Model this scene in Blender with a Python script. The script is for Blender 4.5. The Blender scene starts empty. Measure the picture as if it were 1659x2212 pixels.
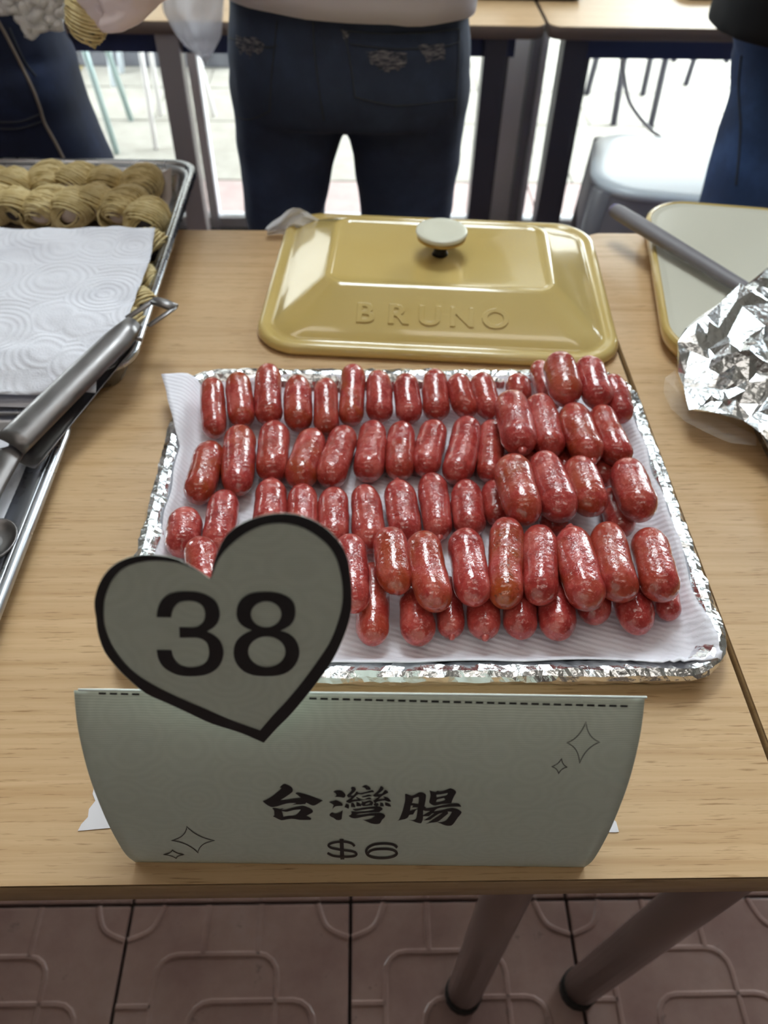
import bpy, bmesh, math, random
from mathutils import Vector, Matrix, noise
from mathutils.geometry import tessellate_polygon, delaunay_2d_cdt
from mathutils.bvhtree import BVHTree

random.seed(7)
S = bpy.context.scene
COL = S.collection
PI = math.pi

# ------------------------------------------------------------------ camera
FPX = 1716.0
CH = 1.296                                   # camera height above the floor
_D = Vector((-41.5, 1604, FPX)).normalized()
_F = Vector((-44, -1841, FPX)); _F = (_F - _F.dot(_D) * _D).normalized()
_R = _D.cross(_F)
cam_d = bpy.data.cameras.new('camera'); cam = bpy.data.objects.new('camera', cam_d)
COL.objects.link(cam); S.camera = cam
ax = Vector((_R.x, _F.x, -_D.x)); ay = -Vector((_R.y, _F.y, -_D.y)); az = -Vector((_R.z, _F.z, -_D.z))
M3 = Matrix((ax, ay, az)).transposed().to_4x4()
M3.translation = (0, 0, CH)
cam.matrix_world = M3
cam_d.sensor_fit = 'VERTICAL'; cam_d.sensor_height = 36; cam_d.sensor_width = 27
cam_d.lens = FPX / 2212 * 36
cam_d.clip_start = .01
cam_d.dof.use_dof = True
cam_d.dof.focus_distance = .54
cam_d.dof.aperture_fstop = 7.5

# ------------------------------------------------------------------ world, lights, exposure
S.view_settings.view_transform = 'Standard'; S.view_settings.look = 'None'
S.view_settings.gamma = 1; S.view_settings.use_curve_mapping = False
S.view_settings.exposure = -0.6
W = bpy.data.worlds.new('overcast_sky'); S.world = W; W.use_nodes = True
bg = W.node_tree.nodes['Background']
bg.inputs[0].default_value = (.88, .95, 1.0, 1); bg.inputs[1].default_value = 30.0

def area(name, loc, sx, sy, power, col, rot=(0, 0, 0)):
    l = bpy.data.lights.new(name, 'AREA'); l.shape = 'RECTANGLE'; l.size = sx; l.size_y = sy
    l.energy = power; l.color = col
    o = bpy.data.objects.new(name, l); COL.objects.link(o); o.location = loc; o.rotation_euler = rot
    return o
def portal(name, loc, sx, sy, rot):
    o = area(name, loc, sx, sy, 1, (1, 1, 1), rot); o.data.cycles.is_portal = True
portal('skylight_portal', (.075, 1.80, 3.16), .85, .9, (0, 0, 0))  # sampling portal at the added ceiling opening
portal('window_portal', (.1, 2.62, 1.5), 5.2, 2.9, (-math.pi / 2, 0, 0))
LAMPS = [(-.9, .55), (.55, .55), (-.9, -.7), (.55, -.7)]
for x, y in LAMPS:
    area('lamp_light', (x, y, 2.93), 1.15, .28, 5, (1, .93, .84))

# ------------------------------------------------------------------ pixel -> place
def ray(x, y):
    v = Vector((x - 829.5, y - 1106, FPX))
    return Vector((v.dot(_R), v.dot(_F), -v.dot(_D)))
def onz(x, y, z):
    r = ray(x, y); t = (z - CH) / r.z
    return Vector((r.x * t, r.y * t, z))
def ony(x, y, Y):
    r = ray(x, y); t = Y / r.y
    return Vector((r.x * t, Y, r.z * t + CH))
def onplane(x, y, p, n):
    r = ray(x, y); C = Vector((0, 0, CH)); t = (p - C).dot(n) / r.dot(n)
    return C + r * t
def depth(p):
    q = p - Vector((0, 0, CH)); return q.x * _R.z + q.y * _F.z - q.z * _D.z

# ------------------------------------------------------------------ materials
def lin(c):
    if isinstance(c, str):
        c = [int(c[i:i + 2], 16) / 255 for i in (0, 2, 4)]
    return tuple((v / 12.92 if v <= .04045 else ((v + .055) / 1.055) ** 2.4) for v in c)
class MT:
    def __init__(s, name, col, rough=.5, metal=0, **kw):
        s.m = bpy.data.materials.new(name); s.m.use_nodes = True
        s.nt = s.m.node_tree; s.b = s.nt.nodes['Principled BSDF']
        s.b.inputs['Base Color'].default_value = (*lin(col), 1)
        s.b.inputs['Roughness'].default_value = rough
        s.b.inputs['Metallic'].default_value = metal
        for k, v in kw.items(): s.b.inputs[k.replace('_', ' ')].default_value = v
    def n(s, t, **kw):
        nd = s.nt.nodes.new(t)
        for k, v in kw.items():
            if k in nd.inputs: nd.inputs[k].default_value = v
            else: setattr(nd, k, v)
        return nd
    def l(s, a, b): s.nt.links.new(a, b)
    def co(s, scale=(1, 1, 1), rot=(0, 0, 0), src='Object'):
        tc = s.n('ShaderNodeTexCoord'); mp = s.n('ShaderNodeMapping')
        mp.inputs['Scale'].default_value = scale; mp.inputs['Rotation'].default_value = rot
        if src == 'World':
            g = s.n('ShaderNodeNewGeometry'); s.l(g.outputs['Position'], mp.inputs[0])
        else: s.l(tc.outputs[src], mp.inputs[0])
        return mp.outputs[0]
    def noise(s, co, scale, detail=3, rough=.5, dist=0):
        nd = s.n('ShaderNodeTexNoise', Scale=scale, Detail=detail, Roughness=rough, Distortion=dist)
        s.l(co, nd.inputs['Vector']); return nd.outputs['Fac']
    def ramp(s, fac, stops):
        r = s.n('ShaderNodeValToRGB'); e = r.color_ramp.elements
        while len(e) < len(stops): e.new(.5)
        for k, (p, c) in enumerate(stops):
            e[k].position = p
            e[k].color = (*lin(c), 1) if not isinstance(c, (int, float)) else (c, c, c, 1)
        s.l(fac, r.inputs[0]); return r.outputs[0]
    def mix(s, fac, a, b, mode='MIX'):
        m = s.n('ShaderNodeMix', data_type='RGBA', blend_type=mode)
        for i, v in ((0, fac), (6, a), (7, b)):
            if hasattr(v, 'links') or hasattr(v, 'is_linked'): s.l(v, m.inputs[i])
            elif i == 0: m.inputs[0].default_value = v
            else: m.inputs[i].default_value = (*lin(v), 1)
        return m.outputs[2]
    def math(s, op, a, b=0.0):
        m = s.n('ShaderNodeMath', operation=op)
        for i, v in ((0, a), (1, b)):
            if hasattr(v, 'is_linked'): s.l(v, m.inputs[i])
            else: m.inputs[i].default_value = v
        return m.outputs[0]
    def color(s, o): s.l(o, s.b.inputs['Base Color'])
    def rough(s, o): s.l(o, s.b.inputs['Roughness'])
    def bump(s, h, strength=.3, dist=.001):
        b = s.n('ShaderNodeBump', Strength=strength, Distance=dist)
        s.l(h, b.inputs['Height']); s.l(b.outputs[0], s.b.inputs['Normal'])
        return b

# table oak laminate
def oak(name, hi='D6B388', mid='C39D70', lo='9A7449', rough=.36):
    t = MT(name, mid, rough)
    t.b.inputs['Specular IOR Level'].default_value = .5
    c = t.co((1.2, 55, 55), src='World'); c2 = t.co((30, 560, 560), src='World'); c3 = t.co((.8, 4, 4), src='World')
    a = t.noise(c, 1.6, 4, .6, .4); b = t.noise(c2, 1.0, 3, .6, .2); d = t.noise(c3, 2.2, 2)
    base = t.ramp(a, [(.3, mid), (.55, hi), (.72, mid)])
    dash = t.ramp(b, [(.30, 1.0), (.42, 0.0)])
    m = t.mix(t.math('MULTIPLY', dash, .8), base, lo)
    big = t.ramp(d, [(.3, .88), (.7, 1.0)])
    m = t.mix(1.0, m, big, 'MULTIPLY')
    t.color(m)
    t.bump(b, .12, .0004)
    return t.m
M = {}
M['oak'] = oak('oak_laminate')
M['oak_edge'] = oak('oak_edge_band', 'A88A62', '98794F', '7A5C3A', .5)
M['bg_edge'] = MT('brown_edge_band', '6A5A52', .5).m
M['black'] = MT('black_plastic', '141416', .45).m
M['gap'] = MT('dark_rubber', '1C1A18', .8).m
def metal(name, col, rough, streak=0, scale=(3, 200, 3)):
    t = MT(name, col, rough, 1.0)
    n = t.noise(t.co(scale), 1, 3)
    t.rough(t.ramp(n, [(.3, max(rough - .08, .03)), (.7, rough + .1)]))
    return t.m
M['pan'] = metal('aluminium_sheet', 'B9BBC0', .28, scale=(30, 30, 30))
M['steel'] = metal('brushed_steel', '858181', .38, scale=(60, 60, 60))
M['alu_frame'] = MT('aluminium_frame', 'E6E2E2', .4, .1).m
M['alu_pale'] = MT('pale_aluminium_frame', 'E0E0E6', .4, .1).m
M['dark_leg'] = MT('dark_powder_coat', '3A3A46', .3, 0).m
M['navy'] = MT('navy_powder_coat', '2E3A60', .45).m
M['grey_leg'] = MT('grey_powder_coat', 'A09898', .45, .1).m
M['taupe_leg'] = MT('taupe_table_leg', '84706A', .3, .35).m
# foil
t = MT('crumpled_aluminium_foil', 'EDEFF2', .2, 1.0)
c = t.co((1, 1, 1)); n1 = t.noise(c, 160, 3, .6); n2 = t.n('ShaderNodeTexVoronoi', Scale=110.0, feature='DISTANCE_TO_EDGE')
t.l(c, n2.inputs['Vector'])
t.bump(t.math('ADD', t.math('MULTIPLY', n2.outputs['Distance'], .9), n1), .5, .0012)
M['foil'] = t.m
# sausage
t = MT('glazed_red_sausage', 'A8423F', .3)
t.b.inputs['Coat Weight'].default_value = 1; t.b.inputs['Coat Roughness'].default_value = .035; t.b.inputs['Coat IOR'].default_value = 1.6; t.b.inputs['Specular IOR Level'].default_value = .15
t.b.inputs['Subsurface Weight'].default_value = .08; t.b.inputs['Subsurface Radius'].default_value = (.012, .004, .003)
t.b.inputs['Subsurface Scale'].default_value = .5
c = t.co(); oi = t.n('ShaderNodeObjectInfo')
va = t.n('ShaderNodeVectorMath', operation='ADD'); t.l(c, va.inputs[0])
sc = t.n('ShaderNodeVectorMath', operation='SCALE'); sc.inputs[0].default_value = (1, 1, 1); t.l(oi.outputs['Random'], sc.inputs['Scale'])
sc2 = t.n('ShaderNodeVectorMath', operation='SCALE'); t.l(sc.outputs[0], sc2.inputs[0]); sc2.inputs['Scale'].default_value = 7
t.l(sc2.outputs[0], va.inputs[1]); cv = va.outputs[0]
a = t.noise(cv, 55, 4, .6, .5)
base = t.ramp(a, [(.3, '8C2524'), (.5, 'AC3B38'), (.68, 'C8625A')])
fat = t.noise(cv, 420, 3, .6)
base = t.mix(t.math('MULTIPLY', t.ramp(fat, [(.56, 0.0), (.70, 1.0)]), .45), base, 'DE9088')
red = t.noise(cv, 140, 3, .65, .8)
base = t.mix(t.math('MULTIPLY', t.ramp(red, [(.55, 0.0), (.7, 1.0)]), .5), base, '8C1A20')
br = t.noise(cv, 32, 3, .6, .6)
sp = t.n('ShaderNodeSeparateColor'); t.l(oi.outputs['Color'], sp.inputs[0])
k = t.math('MULTIPLY', t.ramp(br, [(.38, 0.0), (.62, 1.0)]), sp.outputs[0])
base = t.mix(k, base, '9C420E')
ch = t.noise(cv, 260, 4, .7)
k2 = t.math('MULTIPLY', t.ramp(ch, [(.56, 0.0), (.66, 1.0)]), t.math('MULTIPLY', k, sp.outputs[1]))
base = t.mix(k2, base, '4A1E10')
t.color(base)
w1 = t.noise(cv, 300, 1, .4, 1.8); w2 = t.noise(cv, 120, 0, .5, 1.2)
h = t.math('ADD', t.math('MULTIPLY', w1, .55), w2)
t.bump(h, .5, .0012)
b = t.n('ShaderNodeBump', Strength=.45, Distance=.0007); t.l(h, b.inputs['Height']); t.l(b.outputs[0], t.b.inputs['Coat Normal'])
M['sausage'] = t.m
t = MT('twisted_sausage_casing', 'B5504A', .3, Coat_Weight=.8)
M['casing'] = t.m
# paper
t = MT('embossed_kitchen_paper', 'E9E9F3', .9)
c = t.co(); v = t.n('ShaderNodeTexVoronoi', Scale=15.0); v.inputs['Randomness'].default_value = .8; t.l(c, v.inputs['Vector'])
s_ = t.math('SINE', t.math('MULTIPLY', v.outputs['Distance'], 62.0))
f_ = t.noise(c, 500, 2)
t.bump(t.math('ADD', t.math('MULTIPLY', s_, .5), t.math('MULTIPLY', f_, .8)), .55, .0012)
st = t.noise(c, 9, 3); t.color(t.ramp(st, [(.35, 'DADAE4'), (.5, 'E9E9F2')]))
M['towel'] = t.m
t = MT('ribbed_kitchen_paper', 'ECEAF3', .9)
c = t.co((1, 1, 1), (0, 0, math.radians(20))); wv = t.n('ShaderNodeTexWave', Scale=60.0, Distortion=.6); wv.bands_direction = 'Y'; t.l(c, wv.inputs['Vector'])
t.bump(t.math('ADD', wv.outputs['Fac'], t.math('MULTIPLY', t.noise(c, 700, 2), .6)), .5, .0007)
M['ribbed'] = t.m
# card
t = MT('pale_mint_card', 'D0D8CC', .55)
c = t.co((1, .2, 1))
wv = t.n('ShaderNodeTexWave', Scale=235.0, Distortion=3.2); wv.bands_direction = 'Z'; wv.inputs['Detail'].default_value = 0; wv.inputs['Detail Scale'].default_value = .25
t.l(c, wv.inputs['Vector'])
v = t.n('ShaderNodeTexVoronoi', Scale=38.0); t.l(c, v.inputs['Vector'])
rg = t.math('SINE', t.math('MULTIPLY', v.outputs['Distance'], 34.0))
k = t.math('ADD', t.math('MULTIPLY', wv.outputs['Fac'], .6), t.math('MULTIPLY', rg, .06))
t.color(t.ramp(k, [(.0, 'BFC9BB'), (.7, 'DBE3D6')]))
M['card'] = t.m
M['card_lit'] = MT('lit_card_fold', 'EAF3EE', .6).m  # card colour brightened to stand for light on the top fold
M['ink'] = MT('black_printed_ink', '0B0B0D', .5).m
M['tape'] = MT('white_masking_tape', 'E4E0E4', .85).m
# enamel
t = MT('mustard_enamel', 'CDB474', .16); t.b.inputs['Coat Weight'].default_value = .6; t.b.inputs['Coat Roughness'].default_value = .05
t.color(t.ramp(t.noise(t.co(), 8, 2), [(.3, 'CCB06A'), (.7, 'D4BB7A')]))
M['enamel'] = t.m
M['cream'] = MT('cream_knob_enamel', 'E6E4D2', .2).m
M['gold'] = MT('brass_ring', 'B79A62', .3, .8).m
t = MT('cream_griddle_coating', 'D2CFC0', .42); M['griddle'] = t.m
M['spatula'] = MT('grey_silicone', '7E7A80', .5).m
M['lilac'] = MT('lilac_plastic', '7C74A8', .45).m
# denim
def denim(name, a, b, c3):
    t = MT(name, a, .85)
    c = t.co(); n = t.noise(c, 9, 4, .6); f = t.noise(t.co((900, 900, 250)), 1, 2)
    base = t.ramp(n, [(.35, a), (.55, b), (.75, c3)])
    base = t.mix(t.math('MULTIPLY', f, .35), base, c3)
    t.color(base); t.bump(f, .3, .0006); return t.m
M['denim_dark'] = denim('dark_navy_denim', '252D42', '303B54', '3E4E70')
M['denim_ink'] = denim('deep_indigo_denim', '11182A', '17213C', '24355C')
M['denim_blue'] = denim('mid_blue_denim', '223458', '2C4470', '42629A')
M['seam'] = MT('denim_seam_thread', '3A3F4B', .9).m
M['seam_pale'] = MT('frayed_pale_seam', '8A8078', .9).m
t = MT('frayed_white_denim', '6F6866', .95); t.color(t.ramp(t.noise(t.co((1, 1, 5)), 90, 4, .7, .5), [(.40, '222A3C'), (.52, '62626C'), (.68, '8F8B90')])); M['fray'] = t.m
M['tee'] = MT('grey_white_jersey', 'D4CED8', .9).m
M['black_cloth'] = MT('black_knit', '0E0F14', .9).m
t = MT('fluffy_white_knit', 'F2F0F0', .95); t.bump(t.noise(t.co(), 130, 4, .7), 1.0, .006); M['knit'] = t.m
M['skin'] = MT('skin', 'C99A82', .5, Subsurface_Weight=.1, Subsurface_Scale=.02).m
M['hair'] = MT('black_hair', '15110F', .5).m
t = MT('cloudy_plastic_glove', 'EDD9D8', .3); M['glove'] = t.m
# noodle
t = MT('raw_wheat_noodle', 'CDB67E', .6)
t.color(t.ramp(t.noise(t.co(), 120, 3), [(.3, 'D0B87E'), (.6, 'E6D3A0')])); M['noodle'] = t.m
M['seaweed'] = MT('dark_seaweed_filling', '2A2226', .5).m
M['prawn'] = MT('pale_filling', 'D5C3B8', .5).m
# plastic bag
def sheer(name, col, alpha, rough=.25):
    t = MT(name, col, rough); t.b.inputs['Alpha'].default_value = alpha
    return t.m
M['bag'] = sheer('translucent_plastic_bag', 'F2F2F8', .6)
M['film'] = sheer('clear_plastic_film', 'F4F0EC', .12, .1)
# glass
t = MT('window_glass', 'FFFFFF', .02)
nt = t.nt; out = nt.nodes['Material Output']; tr = t.n('ShaderNodeBsdfTransparent'); tr.inputs[0].default_value = (.96, .98, .97, 1)
gl = t.n('ShaderNodeBsdfGlossy'); gl.inputs['Roughness'].default_value = .02
fr = t.n('ShaderNodeFresnel', IOR=1.3); mx = t.n('ShaderNodeMixShader')
t.l(fr.outputs[0], mx.inputs[0]); t.l(tr.outputs[0], mx.inputs[1]); t.l(gl.outputs[0], mx.inputs[2]); t.l(mx.outputs[0], out.inputs[0])
M['glass'] = t.m
# ground
t = MT('terracotta_floor_tile', '8A706C', .38)
c = t.co(src='World'); n = t.noise(c, 7, 5, .65); n2 = t.noise(c, 28, 5, .7)
base = t.ramp(n, [(.3, '866A65'), (.55, '9C817A'), (.75, 'A8908B')])
base = t.mix(t.math('MULTIPLY', t.ramp(n2, [(.62, 0.0), (.72, 1.0)]), .6), base, '3E3434')
t.color(base); t.bump(n2, .25, .001); t.rough(t.ramp(n, [(.3, .3), (.7, .5)]))
M['tile'] = t.m
M['grout'] = MT('dark_grout', '3A3230', .9).m
def stone(name, a, b):
    t = MT(name, a, .8); c = t.co(src='World'); t.color(t.ramp(t.noise(c, 14, 5, .65), [(.3, a), (.7, b)]))
    t.bump(t.noise(c, 120, 3), .3, .002); return t.m
M['pave'] = stone('pale_paving_stone', '9A948B', 'ABA69E')
M['pave_pink'] = stone('pink_paving_stone', 'A8918F', 'B5A3A0')
M['pave_yellow'] = stone('yellow_paving_stone', 'AE9A62', 'B8A674')
M['kerb'] = stone('dark_kerb_stone', '55555C', '6A6A70')
M['white_plastic'] = MT('white_glossy_plastic', 'D4DCE4', .3).m
M['grey_plastic'] = MT('grey_plastic', '77757A', .4).m
M['slate_plastic'] = MT('slate_plastic', '8A8890', .45).m
M['wall'] = MT('off_white_paint', '8A857E', .8).m
M['wall_dark'] = MT('brown_wall_paint', '6E6058', .8).m
M['ceil'] = MT('white_ceiling_paint', 'A8A6A0', .9).m
M['lamp'] = MT('white_lamp_housing', 'F0EEE6', .5).m
M['greenmetal'] = MT('pale_green_metal', '9DB0AE', .4, .4).m

# ------------------------------------------------------------------ object helpers
def mesh(name, vs, fs, mat, parent=None, smooth=True, base=None):
    """vs in world coordinates; the object's origin is its parent's, or base"""
    org = Vector((0, 0, 0))
    if parent is not None: org = parent['_o'] if '_o' in parent else parent.location
    elif base is not None: org = Vector(base)
    org = Vector(org)
    me = bpy.data.meshes.new(name)
    me.from_pydata([tuple(Vector(v) - org) for v in vs], [], fs)
    if smooth: me.polygons.foreach_set('use_smooth', [True] * len(me.polygons))
    me.update()
    if mat is not None: me.materials.append(mat)
    o = bpy.data.objects.new(name, me); COL.objects.link(o)
    if parent is not None:
        o.parent = parent
        ORG[o.name] = org
    else: o.location = org; ORG[o.name] = org
    return o
ORG = {}
def sub(name, vs, fs, mat, parent, smooth=True):
    """child whose coordinates are given in world space under any parent placed by mesh()/thing()"""
    org = ORG[parent.name]
    me = bpy.data.meshes.new(name)
    me.from_pydata([tuple(Vector(v) - org) for v in vs], [], fs)
    if smooth: me.polygons.foreach_set('use_smooth', [True] * len(me.polygons))
    me.update(); me.materials.append(mat)
    o = bpy.data.objects.new(name, me); COL.objects.link(o); o.parent = parent; ORG[o.name] = org
    return o
def thing(name, label, cat, loc=(0, 0, 0), group=None):
    o = bpy.data.objects.new(name, None); COL.objects.link(o); o.location = loc; o.empty_display_size = .05
    ORG[o.name] = Vector(loc)
    return tag(o, label, cat, group)
def tag(o, label, cat, group=None, kind=None):
    o['label'] = label; o['category'] = cat
    if group: o['group'] = group
    if kind: o['kind'] = kind
    return o
def top(name, vs, fs, mat, base, label, cat, group=None, smooth=True):
    return tag(mesh(name, vs, fs, mat, None, smooth, base), label, cat, group)
def struct(name, vs, fs, mat, smooth=False, base=(0, 0, 0)):
    o = mesh(name, vs, fs, mat, None, smooth, base); o['kind'] = 'structure'; return o
def J(*gs):
    V, Fs = [], []
    for vs, fs in gs:
        k = len(V); V += list(vs); Fs += [tuple(i + k for i in f) for f in fs]
    return V, Fs
def box(x0, x1, y0, y1, z0, z1, bev=0):
    if not bev:
        v = [(x, y, z) for z in (z0, z1) for y in (y0, y1) for x in (x0, x1)]
        f = [(0, 2, 3, 1), (4, 5, 7, 6), (0, 1, 5, 4), (2, 6, 7, 3), (0, 4, 6, 2), (1, 3, 7, 5)]
        return v, f
    bm = bmesh.new(); bmesh.ops.create_cube(bm, size=1)
    for q in bm.verts: q.co = Vector(((x0 + x1) / 2 + q.co.x * (x1 - x0), (y0 + y1) / 2 + q.co.y * (y1 - y0), (z0 + z1) / 2 + q.co.z * (z1 - z0)))
    bmesh.ops.bevel(bm, geom=bm.edges[:], offset=bev, segments=2, affect='EDGES', profile=.7)
    v = [tuple(q.co) for q in bm.verts]; f = [tuple(q.index for q in p.verts) for p in bm.faces]; bm.free()
    return v, f
def loft(rings, cap0=True, cap1=True, close=True):
    n = len(rings[0]); V = [p for r in rings for p in r]; Fs = []
    for i in range(len(rings) - 1):
        for j in range(n if close else n - 1):
            a, b = i * n + j, i * n + (j + 1) % n
            Fs.append((a, b, b + n, a + n))
    if cap0: Fs.append(tuple(range(n))[::-1])
    if cap1: Fs.append(tuple((len(rings) - 1) * n + j for j in range(n)))
    return V, Fs
def tube(path, rad, seg=12, flat=None, cap=True):
    path = [Vector(p) for p in path]; rings = []
    up = Vector((0, 0, 1)); prev = None
    for i, p in enumerate(path):
        t = (path[min(i + 1, len(path) - 1)] - path[max(i - 1, 0)]).normalized()
        if prev is None:
            s = t.cross(up)
            if s.length < .1: s = t.cross(Vector((0, 1, 0)))
            s.normalize()
        else: s = (prev - t * prev.dot(t)).normalized()
        prev = s; u = s.cross(t)
        r = rad[i] if isinstance(rad, list) else rad
        rr = r if hasattr(r, '__len__') else (r, r)
        rings.append([p + s * math.cos(2 * PI * k / seg) * rr[0] + u * math.sin(2 * PI * k / seg) * rr[1] for k in range(seg)])
    return loft(rings, cap, cap)
def rrect(cx, cy, w, d, r, z, n=8, rot=0):
    out = []; r = min(r, w, d)
    for sx, sy, a0 in ((1, 1, 0), (-1, 1, 90), (-1, -1, 180), (1, -1, 270)):
        for k in range(n + 1):
            a = math.radians(a0 + 90 * k / n)
            x, y = sx * (w - r) + r * math.cos(a), sy * (d - r) + r * math.sin(a)
            out.append(Vector((cx + x * math.cos(rot) - y * math.sin(rot), cy + x * math.sin(rot) + y * math.cos(rot), z)))
    return out
def catmull(pts, n=6, closed=True):
    pts = [Vector((*p, 0)) if len(p) == 2 else Vector(p) for p in pts]; out = []; m = len(pts)
    rng = range(m) if closed else range(m - 1)
    for i in rng:
        g = lambda k: pts[k % m] if closed else pts[max(0, min(m - 1, k))]
        p0, p1, p2, p3 = g(i - 1), g(i), g(i + 1), g(i + 2)
        for k in range(n):
            t = k / n
            out.append(.5 * ((2 * p1) + (p2 - p0) * t + (2 * p0 - 5 * p1 + 4 * p2 - p3) * t * t + (-p0 + 3 * p1 - 3 * p2 + p3) * t ** 3))
    if not closed: out.append(pts[-1])
    return out
def smoothpoly(pts, n=3, sharp=50):
    """round a closed polygon but keep its sharp corners"""
    m = len(pts); P = [Vector(p[:2]) for p in pts]; cor = []
    for i in range(m):
        a, b = P[i] - P[i - 1], P[(i + 1) % m] - P[i]
        cor.append(a.length > 0 and b.length > 0 and a.angle(b) > math.radians(sharp))
    out = []
    for i in range(m):
        p1, p2 = P[i], P[(i + 1) % m]
        p0 = P[i - 1] if not cor[i] else p1 * 2 - p2
        p3 = P[(i + 2) % m] if not cor[(i + 1) % m] else p2 * 2 - p1
        for k in range(n):
            t = k / n
            out.append(tuple(.5 * ((2 * p1) + (p2 - p0) * t + (2 * p0 - 5 * p1 + 4 * p2 - p3) * t * t + (-p0 + 3 * p1 - 3 * p2 + p3) * t ** 3)))
    return out
def evaluated(vs, fs, mods, name='tmp'):
    me = bpy.data.meshes.new(name); me.from_pydata([tuple(v) for v in vs], [], fs); me.update()
    o = bpy.data.objects.new(name, me); COL.objects.link(o)
    for ty, kw in mods:
        m = o.modifiers.new(ty, ty)
        for k, v in kw.items(): setattr(m, k, v)
    dg = bpy.context.evaluated_depsgraph_get(); dg.update(); e = o.evaluated_get(dg); em = e.to_mesh()
    V = [v.co.copy() for v in em.vertices]; Fs = [tuple(p.vertices) for p in em.polygons]
    e.to_mesh_clear(); bpy.data.objects.remove(o); bpy.data.meshes.remove(me)
    return V, Fs
def blend(parts, voxel=.01, smooth=4):
    return evaluated(*J(*parts), [('REMESH', dict(mode='VOXEL', voxel_size=voxel)), ('SMOOTH', dict(factor=.6, iterations=smooth))])
def grid(n, m, f):
    V = [f(i / (n - 1), j / (m - 1)) for j in range(m) for i in range(n)]
    Fs = [(j * n + i, j * n + i + 1, (j + 1) * n + i + 1, (j + 1) * n + i) for j in range(m - 1) for i in range(n - 1)]
    return V, Fs
def thick(vs, fs, t):
    return evaluated(vs, fs, [('SOLIDIFY', dict(thickness=t, offset=0))])
def nz(x, y=0, z=0): return noise.noise(Vector((x, y, z)))

TZ = .75   # table top height

# ================================================================== SETTING
GY = 2.53
fl = struct('floor', *box(-2.6, 2.8, -2.2, 2.55, -.06, -.012), M['grout'])
PT = .331; X0 = -.021; Y0 = .395
tv, tf = None, None
def tile_mesh():
    parts = [box(-.163, .163, -.163, .163, -.012, 0, .0025)]
    def rid(pts, w=.0045, closed=False):
        c = catmull(pts, 5, closed)
        if closed: c.append(c[0])
        parts.append(tube([(p.x, p.y, .0) for p in c], (w, .0025), 6))
    def rr(x0, x1, y0, y1, r=.03):
        cc = [(p.x, p.y) for p in rrect((x0 + x1) / 2, (y0 + y1) / 2, (x1 - x0) / 2, (y1 - y0) / 2, r, 0, 4)]
        c = [(x, y, 0) for x, y in cc] + [(*cc[0], 0)]
        parts.append(tube(c, (.0045, .0025), 6))
    rr(-.115, .06, -.035, .095); rr(-.06, .115, -.095, .035)
    rid([(-.163, .03), (-.12, .03), (-.115, .03)]); rid([(.163, -.03), (.12, -.03), (.115, -.03)])
    for sx in (-1, 1):
        for sy in (-1, 1):
            rid([(sx * .163, sy * .115), (sx * .13, sy * .13), (sx * .115, sy * .163)])
    rid([(-.05, .163), (-.05, .095)]); rid([(.03, .163), (.03, .095)])
    rid([(-.05, -.163), (-.05, -.095)]); rid([(.03, -.163), (.03, -.095)])
    return J(*parts)
tv, tf = tile_mesh()
tme = bpy.data.meshes.new('tile'); tme.from_pydata([tuple(v) for v in tv], [], tf); tme.materials.append(M['tile'])
for i in range(-7, 8):
    for j in range(-6, 7):
        cx, cy = X0 + (i + .5) * PT, Y0 + (j + .5) * PT
        if cy > 2.37: continue
        o = bpy.data.objects.new('tile', tme); COL.objects.link(o); o.location = (cx, cy, 0); o.parent = fl
        o.rotation_euler.z = (0, PI)[(i + j) % 2] * 0
struct('wall_left', *box(-2.6, -2.5, -2.2, 2.6, 0, 3.0), M['wall'])
struct('wall_right', *box(2.7, 2.8, -2.2, 2.6, 0, 3.0), M['wall'])
struct('wall_back', *box(-2.6, 2.8, -2.3, -2.2, 0, 3.0), M['wall_dark'])
struct('ceiling', *J(box(-2.6, 2.8, -2.3, 1.35, 3.0, 3.1), box(-2.6, 2.8, 2.25, 2.65, 3.0, 3.1), box(-2.6, -.35, 1.35, 2.25, 3.0, 3.1), box(.50, 2.8, 1.35, 2.25, 3.0, 3.1)), M['ceil'])
sk = struct('window_6', *J(*[box(x - .012, x + .012, 1.35, 2.25, 3.02, 3.08) for x in (-.34, .075, .49)]), M['alu_pale'], base=(0, 1.7, 3.0))  # skylight added out of view, sized for the highlights on the sausages
sub('pane', *box(-.35, .50, 1.35, 2.25, 3.09, 3.10), M['glass'], sk, False)
struct('trim_6', *box(-9, 2.0, 2.66, 10.6, 2.72, 2.84), M['ceil'], base=(0, 4, 2.7))  # unseen canopy added to shade the pavement and limit the sky
struct('wall_outside', *box(-9, 9, 11.8, 12, 0, 4.2), M['wall'], base=(0, 12, 0))
for i, (x, y) in enumerate(LAMPS):
    f = top('ceiling_light', *box(x - .6, x + .6, y - .16, y + .16, 2.95, 3.0, .006), M['lamp'], (x, y, 2.95),
            'long white ceiling light ' + ('over the tables' if y > 0 else 'behind the viewer') + (', left one' if x < 0 else ', right one'), 'light', 'ceiling lights')
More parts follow.
